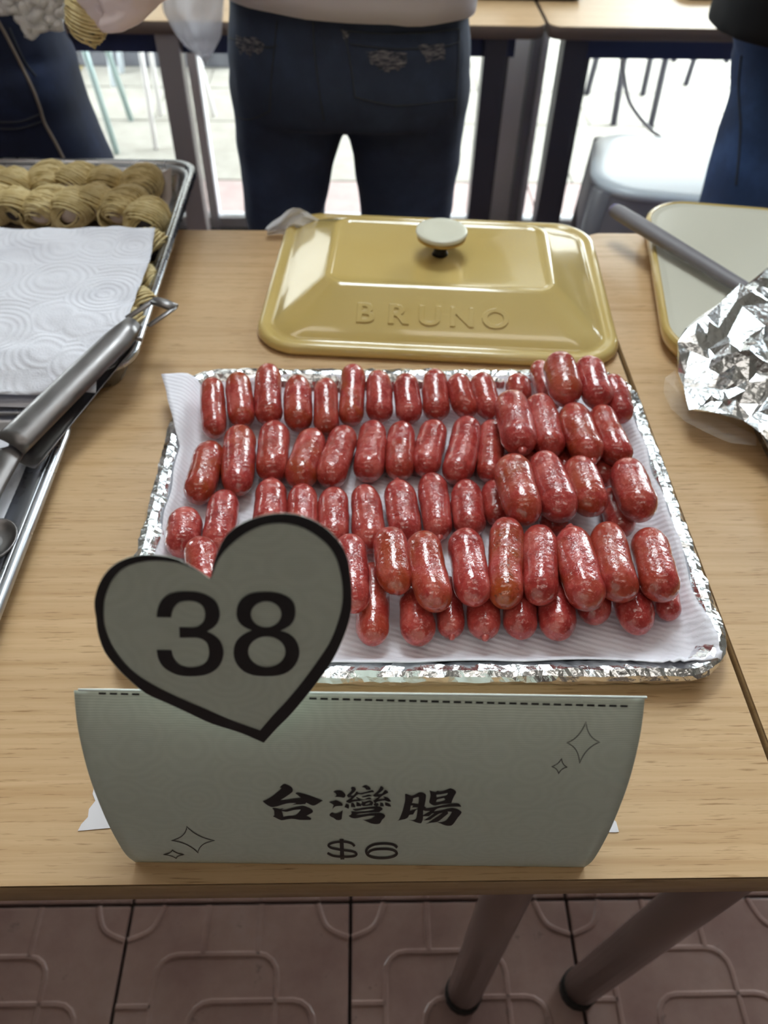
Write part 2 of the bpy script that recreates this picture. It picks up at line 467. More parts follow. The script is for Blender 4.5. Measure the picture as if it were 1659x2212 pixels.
# glass front: aluminium frames and panes
def frame(n, x0, x1):
    w = struct('window_%d' % n, *J(box(x0, x1, GY - .02, GY + .02, .0, .035, .003), box(x0, x1, GY - .02, GY + .02, 2.93, 3.0, .003)), M['alu_pale'], base=((x0 + x1) / 2, GY, 0))
    sub('pane', *box(x0 + .005, x1 - .005, GY - .004, GY + .004, .035, 2.93), M['glass'], w, False)
    return w
posts = [(-2.5, .03), (-1.5, .03), (-.492, .026), (.385, .02), (1.75, .03), (2.68, .03)]
frame(1, -2.47, -1.53); frame(2, -1.47, -.505); frame(3, -.478, .385); frame(4, .52, 1.72); frame(5, 1.78, 2.65)
for k, (x, w) in enumerate([(-2.5, .03), (-1.5, .03), (-.492, .014), (1.75, .03), (2.68, .03)]):
    struct('trim_%d' % (k + 1), *box(x - w, x + w, GY - .03, GY + .03, 0, 3.0, .004), M['alu_pale'], base=(x, GY, 0))
dr = struct('door_1', *J(box(.405, .475, GY - .02, GY + .02, 0, 3.0, .004), box(.397, .406, GY - .035, GY + .02, 0, 3.0)), M['alu_frame'], base=(.45, GY, 0))
sub('door_post', *box(.478, .503, GY - .045, GY + .02, 0, 3.0, .004), M['slate_plastic'], dr, False)
sub('door_post', *box(.505, .522, GY - .05, GY + .02, 0, 3.0, .004), M['alu_pale'], dr, False)
# pavement outside
pv = struct('ground_outside', *box(-6, 7, 2.56, 12, -.08, -.012), M['grout'])
rows = [(2.56, 2.86, .30, 'pave_pink'), (2.87, 3.40, .60, 'pave'), (3.41, 3.77, .60, 'pave'), (3.78, 4.4, .60, 'pave'), (4.41, 5.2, .8, 'pave'), (5.21, 6.2, 1.0, 'pave'), (6.21, 8, 1.4, 'pave')]
for k, (y0, y1, w, m) in enumerate(rows):
    x = -5.4 + .17 * k
    while x < 6:
        mm = M[m]
        if k == 3 and -2.2 < x < -1.3: mm = M['pave_yellow']
        sub('paving_slab', *box(x, x + w - .006, y0, y1, -.012, 0), mm, pv, False)
        x += w
st = struct('ground_kerb', *box(-4, -.60, 4.02, 4.25, 0, .16, .015), M['kerb'], base=(-2, 4.1, 0))

# ================================================================== TABLES
def table(name, x0, x1, y0, y1, legs, label, cnr=.03, leg_m='taupe_leg', leg_r=.024, edge='oak_edge', navy=False, square=False):
    b = Vector(((x0 + x1) / 2, (y0 + y1) / 2, 0)); t = thing(name, label, 'table', b, 'laminate tables')
    cx, cy, w, d = b.x, b.y, (x1 - x0) / 2, (y1 - y0) / 2
    r = [rrect(cx, cy, w - .002, d - .002, cnr, TZ, 6), rrect(cx, cy, w - .003, d - .003, cnr, TZ - .001, 6)]
    sub('tabletop', *loft([rrect(cx, cy, w - .0015, d - .0015, cnr, TZ - .026, 6), rrect(cx, cy, w - .0015, d - .0015, cnr, TZ, 6)]), M['oak'], t, False)
    rings = [rrect(cx, cy, w - .001, d - .001, cnr, TZ - .0012, 6), rrect(cx, cy, w, d, cnr, TZ - .003, 6), rrect(cx, cy, w, d, cnr, TZ - .024, 6), rrect(cx, cy, w - .002, d - .002, cnr, TZ - .027, 6)]
    sub('edge_band', *loft(rings, False, False), M[edge], t)
    ap = [box(x0 + .06, x1 - .06, y, y + .025, TZ - (.075 if navy else .055), TZ - .027) for y in (y0 + .04, y1 - .065)] + \
         [box(x, x + .025, y0 + .05, y1 - .05, TZ - .055, TZ - .027) for x in (x0 + .06, x1 - .085)]
    sub('apron', *J(*ap), M['navy' if navy else 'grey_leg'], t, False)
    for lg in legs:
        (xa, ya), (xb, yb) = lg
        if square:
            lv, lf = box(xa - leg_r, xa + leg_r, ya - leg_r, ya + leg_r, .012, TZ - .027, .004)
        else:
            lv, lf = tube([(xa, ya, .025), (xa * .5 + xb * .5, (ya + yb) / 2, TZ * .5), (xb, yb, TZ - .027)], leg_r, 20)
        l = sub('leg', lv, lf, M[leg_m], t, not square)
        sub('foot', *tube([(xa, ya, 0), (xa, ya, .028)], leg_r * 1.08 if not square else leg_r, 16), M['gap'], l, True)
    return t
v = lambda a, b: ((a, b), (a, b))
table('laminate_table', -1.06, .2975, .177, 1.051, [((.140, .268), (.145, .262)), v(-.9, .27), v(-.9, .95), v(.14, .95)],
      'pale oak laminate table under the sausage tray, nearest the viewer', .02)
table('laminate_table', .3005, 1.66, .176, 1.051, [((.305, .271), (.375, .262)), v(1.5, .27), v(1.5, .95), v(.42, .95)],
      'pale oak laminate table beyond the dark seam, under the cream griddle plate', .035)
table('laminate_table', -.96, .408, 1.985, 2.44, [v(-.442, 2.02), v(.300, 2.02), v(-.9, 2.38), v(.366, 2.38)],
      'far laminate table directly behind the person in ripped jeans', .03, 'dark_leg', .026, 'bg_edge', True, True)
table('laminate_table', .414, 1.78, 1.985, 2.44, [v(.482, 2.02), v(1.70, 2.02), v(.585, 2.38), v(1.70, 2.38)],
      'far laminate table above the white stool, at the glass front', .03, 'dark_leg', .028, 'bg_edge', True, True)
# the left leg of the far table is pale grey in the photograph
for o in bpy.data.objects:
    if o.name.startswith('leg') and o.parent and abs(ORG[o.name].x + .276) < .01 and o.data.vertices[0].co.x + ORG[o.name].x < -.40 and o.data.vertices[0].co.x + ORG[o.name].x > -.5:
        o.data.materials[0] = M['grey_leg']

# ================================================================== SAUSAGE TRAY
TX0, TX1, TY0, TY1 = -.196, .290, .318, .704
tcx, tcy, tw, td = (TX0 + TX1) / 2, (TY0 + TY1) / 2, (TX1 - TX0) / 2, (TY1 - TY0) / 2
tray = thing('foil_tray', 'shallow tray wrapped in crinkled aluminium foil, holding the red sausages', 'tray', (tcx, tcy, TZ))
prof = [(-.030, .0025), (-.026, .004), (-.022, .010), (-.017, .017), (-.011, .0215), (-.006, .0225), (-.001, .021), (.001, .017), (-.001, .011), (-.004, .005), (-.007, .001)]
rings = []
N = 34
for k, (off, z) in enumerate(prof):
    ring = rrect(tcx, tcy, tw + off, td + off, .045 + off, TZ + z, N)
    # resample evenly along the perimeter
    per = ring + [ring[0]]; L = [0]
    for a, b_ in zip(per, per[1:]): L.append(L[-1] + (b_ - a).length)
    out = []; M_ = 420; j = 0
    for q in range(M_):
        s = L[-1] * q / M_
        while L[j + 1] < s: j += 1
        f = (s - L[j]) / max(L[j + 1] - L[j], 1e-9)
        out.append(per[j].lerp(per[j + 1], f))
    if 0 < k:
        for q, p in enumerate(out):
            a = 1.0 if 2 < k < 10 else .5
            c = Vector((tcx, tcy, p.z)); d = (p - c).normalized()
            h = nz(p.x * 70, p.y * 70, k * .9) * .0018 + nz(p.x * 220, p.y * 220, k * 3) * .0010
            p += d * h * a
            p.z = max(p.z + (nz(p.x * 60 + 9, p.y * 60, k) * .0018 + nz(p.x * 190, p.y * 190 + 4, k * 2) * .0011) * a, TZ + .0008)
    rings.append(out)
sub('foil_rim', *loft(rings, False, False), M['foil'], tray, False)
sub('foil_base', *loft([rrect(tcx, tcy, tw - .026, td - .026, .02, TZ + .001, 6), rrect(tcx, tcy, tw - .026, td - .026, .02, TZ + .003, 6)]), M['foil'], tray, False)
# paper lining the tray
def towel_f(u, w):
    x = TX0 + .0165 + .003 * nz(w * 7, 1) + u * (TX1 - TX0 - .030 + .003 * nz(w * 8, 4)); y = TY0 + .014 + w * (TY1 - TY0 - .025)
    ex = min(u, 1 - u) * (TX1 - TX0); ey = min(w, 1 - w) * (TY1 - TY0)
    e = min(ex, ey * 1.2)
    k = max(0, 1 - math.hypot(u * .48, (1 - w) * .38) / .12)
    x -= .034 * k; y -= .012 * k
    d_ = min(x - TX0, TX1 - x, y - TY0, (TY1 - y) + .004)
    tb = [(0, .0255), (.008, .0255), (.011, .0243), (.017, .0195), (.022, .0125), (.027, .0072), (.034, .0052), (1, .0052)]
    for (a0, z0), (a1, z1) in zip(tb, tb[1:]):
        if a0 <= d_ <= a1: z = TZ + z0 + (z1 - z0) * (d_ - a0) / (a1 - a0); break
    else: z = TZ + .0255
    if w < .1: x += .012 * (u - .5) * 0; 
    y += .004 * nz(u * 6, 3) * (1 if w < .5 else -1)
    # the far left corner sticks out past the rim
    z += .004 * min(1, k * 3)
    x += .002 * nz(w * 9, 5)
    z += .0012 * nz(u * 12, w * 12) + .0004
    k2 = max(0, 1 - math.hypot((1 - u) * .48, w * .38) / .10)
    z += .006 * k2 * abs(nz(u * 60, w * 40)) * 2
    return (x, y, z)
tv, tf = thick(*grid(110, 90, towel_f), .0008)
top('paper_towel', tv, tf, M['ribbed'], (tcx, tcy, TZ), 'ribbed white paper towel lining the foil tray under the sausages', 'paper towel')

# ================================================================== SAUSAGES
SZ = TZ + .0075
def sausage(p0, p1, r, seed, bend=0.0, brown=.35, char=0.0, tip0=False, tip1=False, label='', group=''):
    rnd = random.Random(seed)
    a, b_ = Vector(p0), Vector(p1); t = (b_ - a); L = t.length; t.normalize()
    s = t.cross(Vector((0, 0, 1))).normalized(); u = s.cross(t)
    n, sg = 34, 26; rings = []
    pw = rnd.uniform(4.2, 6.5); asym = rnd.uniform(-.06, .06); ox = rnd.uniform(0, 50)
    for i in range(n):
        q = -math.cos(PI * i / (n - 1))        # dense at the ends
        e_ = r * (1.25 if q < 0 else 1.1) / (L / 2); x_ = max(0, (abs(q) - (1 - e_)) / e_)
        rr = r * max(0, 1 - x_ ** 2.1) ** .5 * (1 + asym * q) * (1 - .05 * q * q)
        rr *= 1 + .035 * nz(q * 2.3 + ox, 1)
        c = a.lerp(b_, (q + 1) / 2) + s * (bend * (1 - q * q) * L * .5)
        ring = []
        for k in range(sg):
            an = 2 * PI * k / sg
            d = s * math.cos(an) + u * math.sin(an)
            pp = c + d * rr
            w = nz(pp.x * 45 + ox, pp.y * 45, pp.z * 45) * .075 + nz(pp.x * 130 + ox, pp.y * 130, pp.z * 130) * .028
            w += .016 * math.sin(q * 26 + 2 * math.sin(an) + ox) * max(0, nz(q * 3 + ox, an))
            ring.append(pp + d * rr * w)
        rings.append(ring)
    mid = (a + b_) / 2
    o = mesh('sausage', *loft(rings), M['sausage'], None, True, (mid.x, mid.y, mid.z - r))
    tag(o, label, 'sausage', group)
    o.color = (brown, char, 0, 1)
    for flag, e, d in ((tip0, a, -t), (tip1, b_, t)):
        if not flag: continue
        base = e - d * r * .12; sd = d.cross(Vector((0, 0, 1))).normalized()
        path = [base, base + d * r * .25 + u * r * .05, base + d * r * .36 + sd * r * .12 + u * r * .14]
        sub('casing_end', *tube(path, [r * .36, r * .20, r * .10], 9), M['casing'], o)
    return o
def S_(x0, y0, x1, y1, w, lay, seed, label, group, zf=0, zn=0, **kw):
    """far end / near end in the photograph, width; lay 0 = on the paper, 1 = on other sausages"""
    r = .0145
    for _ in range(3):
        zc = SZ + r + (lay * r * 1.5)
        A = onz(x0, y0, zc + zf); B = onz(x1, y1, zc + zn)
        r = w / 2 * depth((A + B) / 2) / FPX * .975
    t = (B - A).normalized()
    return sausage(A - (-t) * r * .38, B - t * r * .38, r, seed, label=label, group=group, **kw)
G1 = 'sausages in the farthest row'; G2 = 'sausages in the second row'; G3 = 'sausages in the third row'
G4 = 'sausages piled on top at the right'; G5 = 'sausages lying on top in the nearest row'; G6 = 'sausages under the nearest row'
ORD = ['first', 'second', 'third', 'fourth', 'fifth', 'sixth', 'seventh', 'eighth', 'ninth', 'tenth', 'eleventh', 'twelfth', 'thirteenth']
A_ = [(458, 812, 465, 952, 56, .02, .45, 'dark reddish sausage with a purple crease'), (512, 800, 527, 930, 61, .02, .8, 'orange-brown glazed sausage with a squared far end'),
      (579, 782, 582, 925, 62, .02, .3, 'tall red sausage with a pointed far end'), (643, 806, 645, 938, 63, 0, .5, 'plump sausage with a small hole in its near end'),
      (705, 812, 706, 945, 56, .02, .45, 'slim pinkish-orange sausage'), (764, 783, 757, 925, 57, 0, .9, 'brown-glazed straight sausage'),
      (813, 795, 822, 918, 59, -.03, .15, 'pinkish-red shiny sausage'), (875, 802, 886, 922, 60, .0, .1, 'rosy sausage tapering toward its far end'),
      (938, 792, 943, 915, 60, 0, .3, 'straight red sausage with a pale band at its waist'), (985, 802, 1018, 908, 58, .10, .25, 'bent sausage with a waist'),
      (1035, 800, 1068, 912, 60, .07, .3, 'red sausage leaning right, partly under the pile'), (1112, 800, 1128, 885, 58, 0, .2, 'short-looking sausage behind the pile'),
      (1160, 776, 1195, 895, 50, 0, .15, 'narrow-looking sausage tucked left of a stacked one')]
for i, (x0, y0, x1, y1, w, bd, br, ds) in enumerate(A_):
    S_(x0, y0, x1, y1, w, 0, 100 + i, '%s, %s from left, farthest row' % (ds, ORD[i]), G1, zf=.016 if i < 12 else .012, bend=bd, brown=br)
S_(1312, 803, 1352, 922, 62, 0, 120, 'dark sausage at the far right corner, half hidden behind a stacked one', G1, zf=.03, zn=.012, brown=.1)
S_(1200, 757, 1230, 882, 74, 1, 121, 'brownish sausage stacked highest at the back, its tip over the yellow lid', G4, zf=.012, brown=.6)
S_(1262, 766, 1302, 888, 70, 1, 122, 'purplish-red sausage stacked at the back right beside the brownish one', G4, zf=.012, brown=.05)
B_ = [(462, 952, 420, 1093, 70, 0, .8, 'orange-brown sausage slanting left on bare paper', 0), (522, 918, 512, 1075, 74, .02, .7, 'long brown-glazed sausage', 0),
      (595, 908, 585, 1045, 72, 0, .3, 'fat red sausage with a pinkish near end', 0), (682, 925, 640, 1060, 72, 0, .75, 'amber-brown sausage leaning right', 1),
      (752, 920, 708, 1058, 70, .04, .2, 'rosy curved sausage leaning right', 0), (808, 908, 793, 1043, 68, 0, .15, 'smooth pinkish-red sausage', 0),
      (869, 910, 860, 1040, 66, 0, .3, 'upright sausage with a twisted far tip', 1), (943, 908, 915, 1033, 66, .02, .15, 'pinkish sausage leaning slightly right', 0),
      (1015, 900, 980, 1048, 70, -.02, .1, 'long rosy sausage with a bright wet streak', 0), (1062, 908, 1058, 1045, 60, 0, .3, 'sausage half hidden under the pile', 0)]
for i, (x0, y0, x1, y1, w, bd, br, ds, tp) in enumerate(B_):
    S_(x0, y0, x1, y1, w, 0, 140 + i, '%s, %s from left, second row' % (ds, ORD[i]), G2, bend=bd, brown=br, tip0=bool(tp))
C_ = [(408, 1092, 385, 1210, 78, 0, .1, 'stubby crimson sausage at the left edge of the paper', 0), (490, 1055, 468, 1205, 72, .02, .1, 'crimson sausage just left of the heart\'s lobe', 0),
      (587, 1030, 583, 1165, 74, 0, .1, 'rosy sausage with a twisted tip peeking over the heart', 1), (655, 1043, 652, 1178, 70, 0, .3, 'orange-red sausage peeking over the heart', 0),
      (720, 1050, 722, 1190, 70, 0, .15, 'shiny red sausage at the heart\'s upper right', 0), (785, 1044, 803, 1200, 72, 0, .2, 'dark red straight sausage right of the heart', 0),
      (856, 1033, 880, 1180, 74, -.02, .15, 'red sausage with a thin twisted far tip', 1), (930, 1020, 950, 1172, 68, 0, .1, 'slim rosy sausage with a pale patch', 1),
      (1003, 1033, 1018, 1165, 72, 0, .1, 'pale pink speckled sausage', 0), (1063, 1035, 1078, 1140, 60, 0, .2, 'narrow-looking sausage under the pile', 0)]
for i, (x0, y0, x1, y1, w, bd, br, ds, tp) in enumerate(C_):
    S_(x0, y0, x1, y1, w, 0, 160 + i, '%s, %s from left, third row' % (ds, ORD[i]), G3, bend=bd, brown=br, tip0=bool(tp) and i != 7, tip1=i == 7)
S_(428, 1156, 452, 1300, 76, .75, 175, 'glossy orange-red sausage rising above the heart\'s left lobe, lying on a crimson one', G5, brown=.4)
U_ = [(1098, 843, 1130, 985, 80, .0, .25, 'fat pinkish sausage at the left end of the pile\'s upper row', 0, 1), (1158, 853, 1198, 990, 72, .02, .2, 'slender rosy sausage, second in the pile\'s upper row', 0, 0),
      (1228, 872, 1283, 1008, 78, .04, .6, 'brown-tinged sausage, third in the pile\'s upper row', 0, 1), (1290, 875, 1350, 1008, 70, .07, .35, 'curved sausage with a pointed far end, rightmost of the pile\'s upper row', 1, 0),
      (1098, 978, 1145, 1140, 88, .03, .75, 'large browned sausage at the left end of the pile\'s lower row', 0, 0), (1165, 972, 1225, 1132, 84, .03, .1, 'long purplish-pink sausage, second in the pile\'s lower row', 0, 0),
      (1240, 983, 1290, 1120, 84, .04, .6, 'tan-brown sausage, third in the pile\'s lower row', 0, 0), (1345, 987, 1395, 1132, 84, .03, .35, 'plump wrinkled sausage, rightmost of the pile\'s lower row', 0, 0)]
for i, (x0, y0, x1, y1, w, bd, br, ds, t0, t1) in enumerate(U_):
    S_(x0, y0, x1, y1, w, 1, 180 + i, ds, G4, bend=bd, brown=br, char=.3 if br > .7 else 0, tip0=bool(t0), tip1=bool(t1))
H_ = [(1120, 905, 1150, 1035, 'first'), (1195, 915, 1225, 1045, 'second'), (1275, 930, 1310, 1055, 'third'), (1315, 1050, 1350, 1165, 'fourth'), (1180, 1040, 1205, 1165, 'fifth')]
for i, (x0, y0, x1, y1, nm) in enumerate(H_):
    S_(x0, y0, x1, y1, 66, 0, 200 + i, 'dark red sausage underneath the right-hand pile, %s from the back' % nm, 'sausages underneath the right-hand pile', brown=.2)
D_ = [(752, 1150, 768, 1332, 76, 0, .1, 0, 'wet crimson sausage beside the heart\'s right edge', 0), (838, 1135, 865, 1292, 82, .04, .6, .5, 'sausage with an orange-brown right flank, tilted left', 0),
      (908, 1143, 950, 1330, 86, .05, .8, .6, 'sausage with a charred golden left flank', 0), (1000, 1137, 1030, 1318, 82, .02, .05, 0, 'plain rosy pink sausage', 0),
      (1095, 1115, 1090, 1323, 80, 0, 1.0, 1.0, 'heavily browned and charred long sausage', 0), (1165, 1130, 1168, 1315, 80, 0, .15, 0, 'pinkish-red straight wrinkled sausage', 0),
      (1228, 1132, 1280, 1328, 88, .03, .7, .2, 'amber-patched sausage with a cut red far end', 1), (1305, 1122, 1352, 1308, 88, .06, .5, .4, 'sausage with a dark brown left side', 0),
      (1395, 1135, 1440, 1308, 86, .05, .45, .1, 'ridged red-brown sausage, farthest right', 0)]
for i, (x0, y0, x1, y1, w, bd, br, chh, ds, tp) in enumerate(D_):
    S_(x0, y0, x1, y1, w, 1, 220 + i, '%s, %s from left, on top of nearest row' % (ds, ORD[i]), G5, bend=bd, brown=br, char=chh, tip0=bool(tp))
E_ = [(805, 1210, 805, 1404, 76, 0, .4, 'sausage with a pale near tip on the bare paper', 0), (890, 1262, 910, 1403, 76, 0, .3, 'dark red sausage with a puckered near tip', 0),
      (965, 1240, 976, 1386, 62, 0, .1, 'small pinkish sausage end with a pinched tip', 1), (1040, 1245, 1048, 1389, 74, 0, .1, 'crimson sausage end with a pinched tip', 1),
      (1122, 1245, 1125, 1389, 76, 0, .1, 'blunt mottled red sausage end', 0), (1192, 1230, 1210, 1393, 84, 0, .05, 'large pale pink sausage with puckered end', 0),
      (1278, 1225, 1287, 1357, 74, 0, .3, 'short-looking sausage end set farther back', 0), (1352, 1245, 1387, 1380, 84, 0, .05, 'sausage with a dimple in its near end', 0),
      (1432, 1215, 1446, 1346, 56, 0, .05, 'small crimson sausage end, farthest right', 0)]
for i, (x0, y0, x1, y1, w, bd, br, ds, tp) in enumerate(E_):
    S_(x0, y0, x1, y1, w, 0, 240 + i, '%s, %s from left, under nearest row' % (ds, ORD[i]), G6, bend=bd, brown=br, tip1=bool(tp))

# ================================================================== PRICE CARD
bl = onz(293, 1862, TZ); brr = onz(1262, 1873, TZ)
cu = (brr - bl); CW = cu.length; cu.normalize(); cw = Vector((-cu.y, cu.x, 0)); cz = Vector((0, 0, 1))
PR = [(0, 0), (-.0035, .02), (-.0045, .04), (-.0038, .07), (-.001, .10), (.003, .125), (.009, .147), (.016, .164), (.0245, .1775)]
pr = catmull([(a, b_) for a, b_ in PR], 5, False)
PRF = [(p.x, p.y) for p in pr]
def prof_w(z):
    for (w0, z0), (w1, z1) in zip(PRF, PRF[1:]):
        if z <= z1: return w0 + (w1 - w0) * (z - z0) / (z1 - z0)
    return PRF[-1][0]
C0 = Vector((0, 0, CH))
def on_card(x, y, off=.0005):
    r = ray(x, y)
    w = 0.0
    for _ in range(25):
        p = bl + cw * (w - off); t = (p - C0).dot(cw) / r.dot(cw); P = C0 + r * t
        w = w * .3 + prof_w(P.z - TZ) * .7
    return P
HP = bl + cw * .0035 + cz * .140; HN = (cw - cz * .10).normalized()      # the heart stands up flat from the front panel
def on_heart(x, y, off=0.0): return onplane(x, y, HP - HN * off, HN)
def flat(polys, mapper, maxlen=8, n=2, smooth=None):
    """flat printed shape: outline (+holes) in photograph coordinates laid on its sheet"""
    P = [smoothpoly(p, n) if n > 1 else p for p in polys]
    co = [Vector((x, y, 0)) for p in P for x, y in p]
    tri = tessellate_polygon([[Vector((x, y, 0)) for x, y in p] for p in P])
    bm = bmesh.new(); vs = [bm.verts.new(c) for c in co]
    for t_ in tri:
        try: bm.faces.new([vs[i] for i in t_])
        except ValueError: pass
    if maxlen:
        for _ in range(4):
            es = [e for e in bm.edges if e.calc_length() > maxlen]
            if not es: break
            bmesh.ops.subdivide_edges(bm, edges=es, cuts=1, use_grid_fill=False)
            bmesh.ops.triangulate(bm, faces=bm.faces[:])
    V = [mapper(q.co.x, q.co.y) for q in bm.verts]; bm.verts.index_update()
    Fs = [tuple(q.index for q in f.verts) for f in bm.faces]; bm.free()
    return V, Fs
def crop(pts, ox, oy, s): return [(ox + x / s, oy + y / s) for x, y in pts]
def ribbon(pts, w, closed=False, n=6):
    c = catmull(pts, n, closed) if n > 1 else [Vector((*p, 0)) for p in pts]
    m = len(c); Lf, Rt = [], []
    for i, p in enumerate(c):
        a = c[(i - 1) % m] if closed else c[max(i - 1, 0)]; b_ = c[(i + 1) % m] if closed else c[min(i + 1, m - 1)]
        t = (b_ - a).normalized(); nn = Vector((-t.y, t.x, 0))
        Lf.append(p + nn * w / 2); Rt.append(p - nn * w / 2)
    return Lf, Rt
def strip(pts, w, mapper, closed=False, n=6):
    Lf, Rt = ribbon(pts, w, closed, n); m = len(Lf)
    V = [mapper(p.x, p.y) for p in Lf] + [mapper(p.x, p.y) for p in Rt]
    Fs = [(i, (i + 1) % m, m + (i + 1) % m, m + i) for i in range(m if closed else m - 1)]
    return V, Fs

card = thing('price_card', 'folded pale mint price card with a heart reading 38, standing before the sausage tray', 'price card', bl)
def panel_f(u, w):
    q = PRF[min(int(round(w * (len(PRF) - 1))), len(PRF) - 1)]
    return bl + cu * (CW * u) + cw * q[0] + cz * q[1]
V, Fs = grid(40, len(PRF), panel_f)
front = sub('front_panel', *thick(V, Fs, .0003), M['card'], card)
topw, topz = PRF[-1]
V, Fs = grid(20, 12, lambda u, w: bl + cu * (CW * u) + cw * (topw + .045 * math.sin(w * PI / 2)) + cz * (topz * (1 - w) + .0))
sub('back_panel', *thick(V, Fs, .0003), M['card'], card)
# top fold left and right of the heart, painted paler as if lit
for x0, x1 in ((167, 312), (655, 1397)):
    a = on_card(x0, 1490 + (x0 - 167) * 30 / 1230 + 3, .001); b_ = on_card(x1, 1490 + (x1 - 167) * 30 / 1230 + 3, .001)
    ua, ub = (a - bl).dot(cu), (b_ - bl).dot(cu)
    P0, P1 = bl + cu * ua + cw * topw + cz * topz, bl + cu * ub + cw * topw + cz * topz
    sub('fold_edge', *tube([P0 + cw * .0004, P0.lerp(P1, .5) + cw * .0004 + cz * .0003, P1 + cw * .0004], (.0007, .0009), 6), M['card_lit'], card)
hs = [(743, 432), (700, 400), (620, 350), (540, 315), (450, 300), (370, 298), (290, 315), (220, 350), (165, 405), (130, 470), (112, 540), (112, 590), (120, 640), (130, 720), (165, 820), (230, 905), (300, 975), (390, 1050), (500, 1100), (620, 1155), (750, 1215), (900, 1262), (1030, 1318), (1100, 1240), (1180, 1160), (1280, 1040), (1370, 920), (1430, 820), (1480, 700), (1505, 600), (1508, 500), (1500, 400), (1480, 300), (1430, 215), (1350, 140), (1250, 90), (1150, 72), (1050, 80), (960, 105), (880, 145), (820, 200), (775, 290), (750, 370)]
hi = [(737, 424), (660, 380), (590, 350), (520, 335), (430, 330), (350, 340), (270, 370), (210, 430), (170, 520), (160, 600), (165, 680), (200, 780), (260, 870), (330, 940), (430, 1005), (560, 1070), (700, 1130), (850, 1195), (1010, 1252), (1080, 1170), (1160, 1085), (1250, 975), (1340, 850), (1400, 750), (1450, 600), (1458, 480), (1440, 370), (1410, 290), (1350, 220), (1250, 155), (1150, 128), (1050, 132), (970, 160), (890, 210), (820, 275), (775, 340), (752, 400)]
H5 = lambda p: crop(p, 160, 1080, 2.5136)
V, Fs = flat([H5(hs)], lambda x, y: on_heart(x, y, .0), 0, 3)
heart = sub('heart', *thick(V, Fs, .0004), M['card'], card, False); heart['label'] = 'heart-shaped price tag with a thick black outline and the number 38'
V, Fs = flat([H5(hs), H5(hi)], lambda x, y: on_heart(x, y, .0006), 0, 3)
sub('heart_outline', V, Fs, M['ink'], heart, False)
d3 = [(88, 357), (100, 270), (140, 180), (210, 120), (300, 92), (420, 85), (540, 97), (640, 135), (710, 190), (745, 260), (755, 340), (735, 410), (690, 465), (620, 507), (700, 550), (760, 610), (790, 690), (790, 770), (755, 860), (690, 925), (590, 968), (450, 980), (320, 968), (220, 925), (150, 870), (105, 790), (90, 702), (247, 705), (265, 780), (320, 850), (400, 880), (470, 885), (550, 870), (610, 830), (640, 770), (642, 700), (620, 630), (570, 590), (500, 573), (332, 573), (328, 463), (480, 465), (540, 445), (585, 400), (600, 340), (590, 270), (550, 220), (490, 192), (410, 185), (330, 200), (275, 250), (250, 310), (243, 360)]
d8 = [(1090, 495), (1010, 460), (950, 400), (930, 320), (945, 230), (990, 160), (1070, 110), (1170, 92), (1290, 90), (1400, 110), (1490, 155), (1540, 220), (1552, 300), (1540, 380), (1490, 450), (1395, 500), (1480, 530), (1550, 590), (1590, 680), (1590, 770), (1550, 860), (1480, 930), (1380, 970), (1240, 980), (1110, 970), (1010, 930), (940, 860), (905, 780), (903, 690), (930, 610), (1000, 540)]
ell = lambda cx, cy, rx, ry, n=28: [(cx + rx * math.cos(2 * PI * k / n), cy + ry * math.sin(2 * PI * k / n)) for k in range(n)]
N5 = lambda p: crop(p, 320, 1260, 4.879)
sub('digit', *flat([N5(d3)], lambda x, y: on_heart(x, y, .0006), 0, 3), M['ink'], heart, False)
sub('digit', *flat([N5(d8), N5(ell(1243, 327, 160, 137)), N5(ell(1250, 722, 197, 162))], lambda x, y: on_heart(x, y, .0006), 0, 2), M['ink'], heart, False)
# Chinese characters
K1 = lambda p: crop(p, 560, 1680, 6.9125); K2 = lambda p: crop(p, 700, 1685, 10.369); K3 = lambda p: crop(p, 850, 1690, 10.369)
def glyph(*shapes):
    return J(*[flat(s, on_card, 5, 2) for s in shapes])
tai = [[K1([(305, 145), (340, 110), (380, 92), (430, 110), (480, 140), (500, 180), (490, 215), (440, 255), (380, 295), (315, 335), (420, 325), (520, 310), (620, 300), (580, 265), (540, 235), (560, 222), (620, 225), (720, 255), (830, 295), (950, 342), (920, 358), (880, 385), (830, 412), (785, 412), (740, 390), (700, 372), (690, 392), (620, 400), (550, 400), (480, 410), (550, 380), (470, 378), (400, 388), (300, 418), (220, 438), (170, 435), (100, 395), (50, 350), (110, 325), (200, 270), (260, 220), (310, 180), (330, 150)])],
       [K1([(192, 460), (215, 450), (280, 460), (310, 468), (350, 457), (360, 462), (330, 475), (360, 480), (420, 470), (520, 440), (600, 425), (660, 420), (720, 440), (780, 470), (802, 495), (795, 520), (750, 545), (700, 570), (740, 585), (780, 610), (765, 630), (600, 630), (555, 620), (480, 612), (400, 625), (340, 635), (300, 625), (240, 595), (205, 578), (225, 560), (222, 500), (215, 480)]),
        K1([(335, 497), (395, 510), (450, 500), (530, 480), (620, 475), (590, 515), (540, 560), (440, 570), (360, 585), (350, 540)])]]
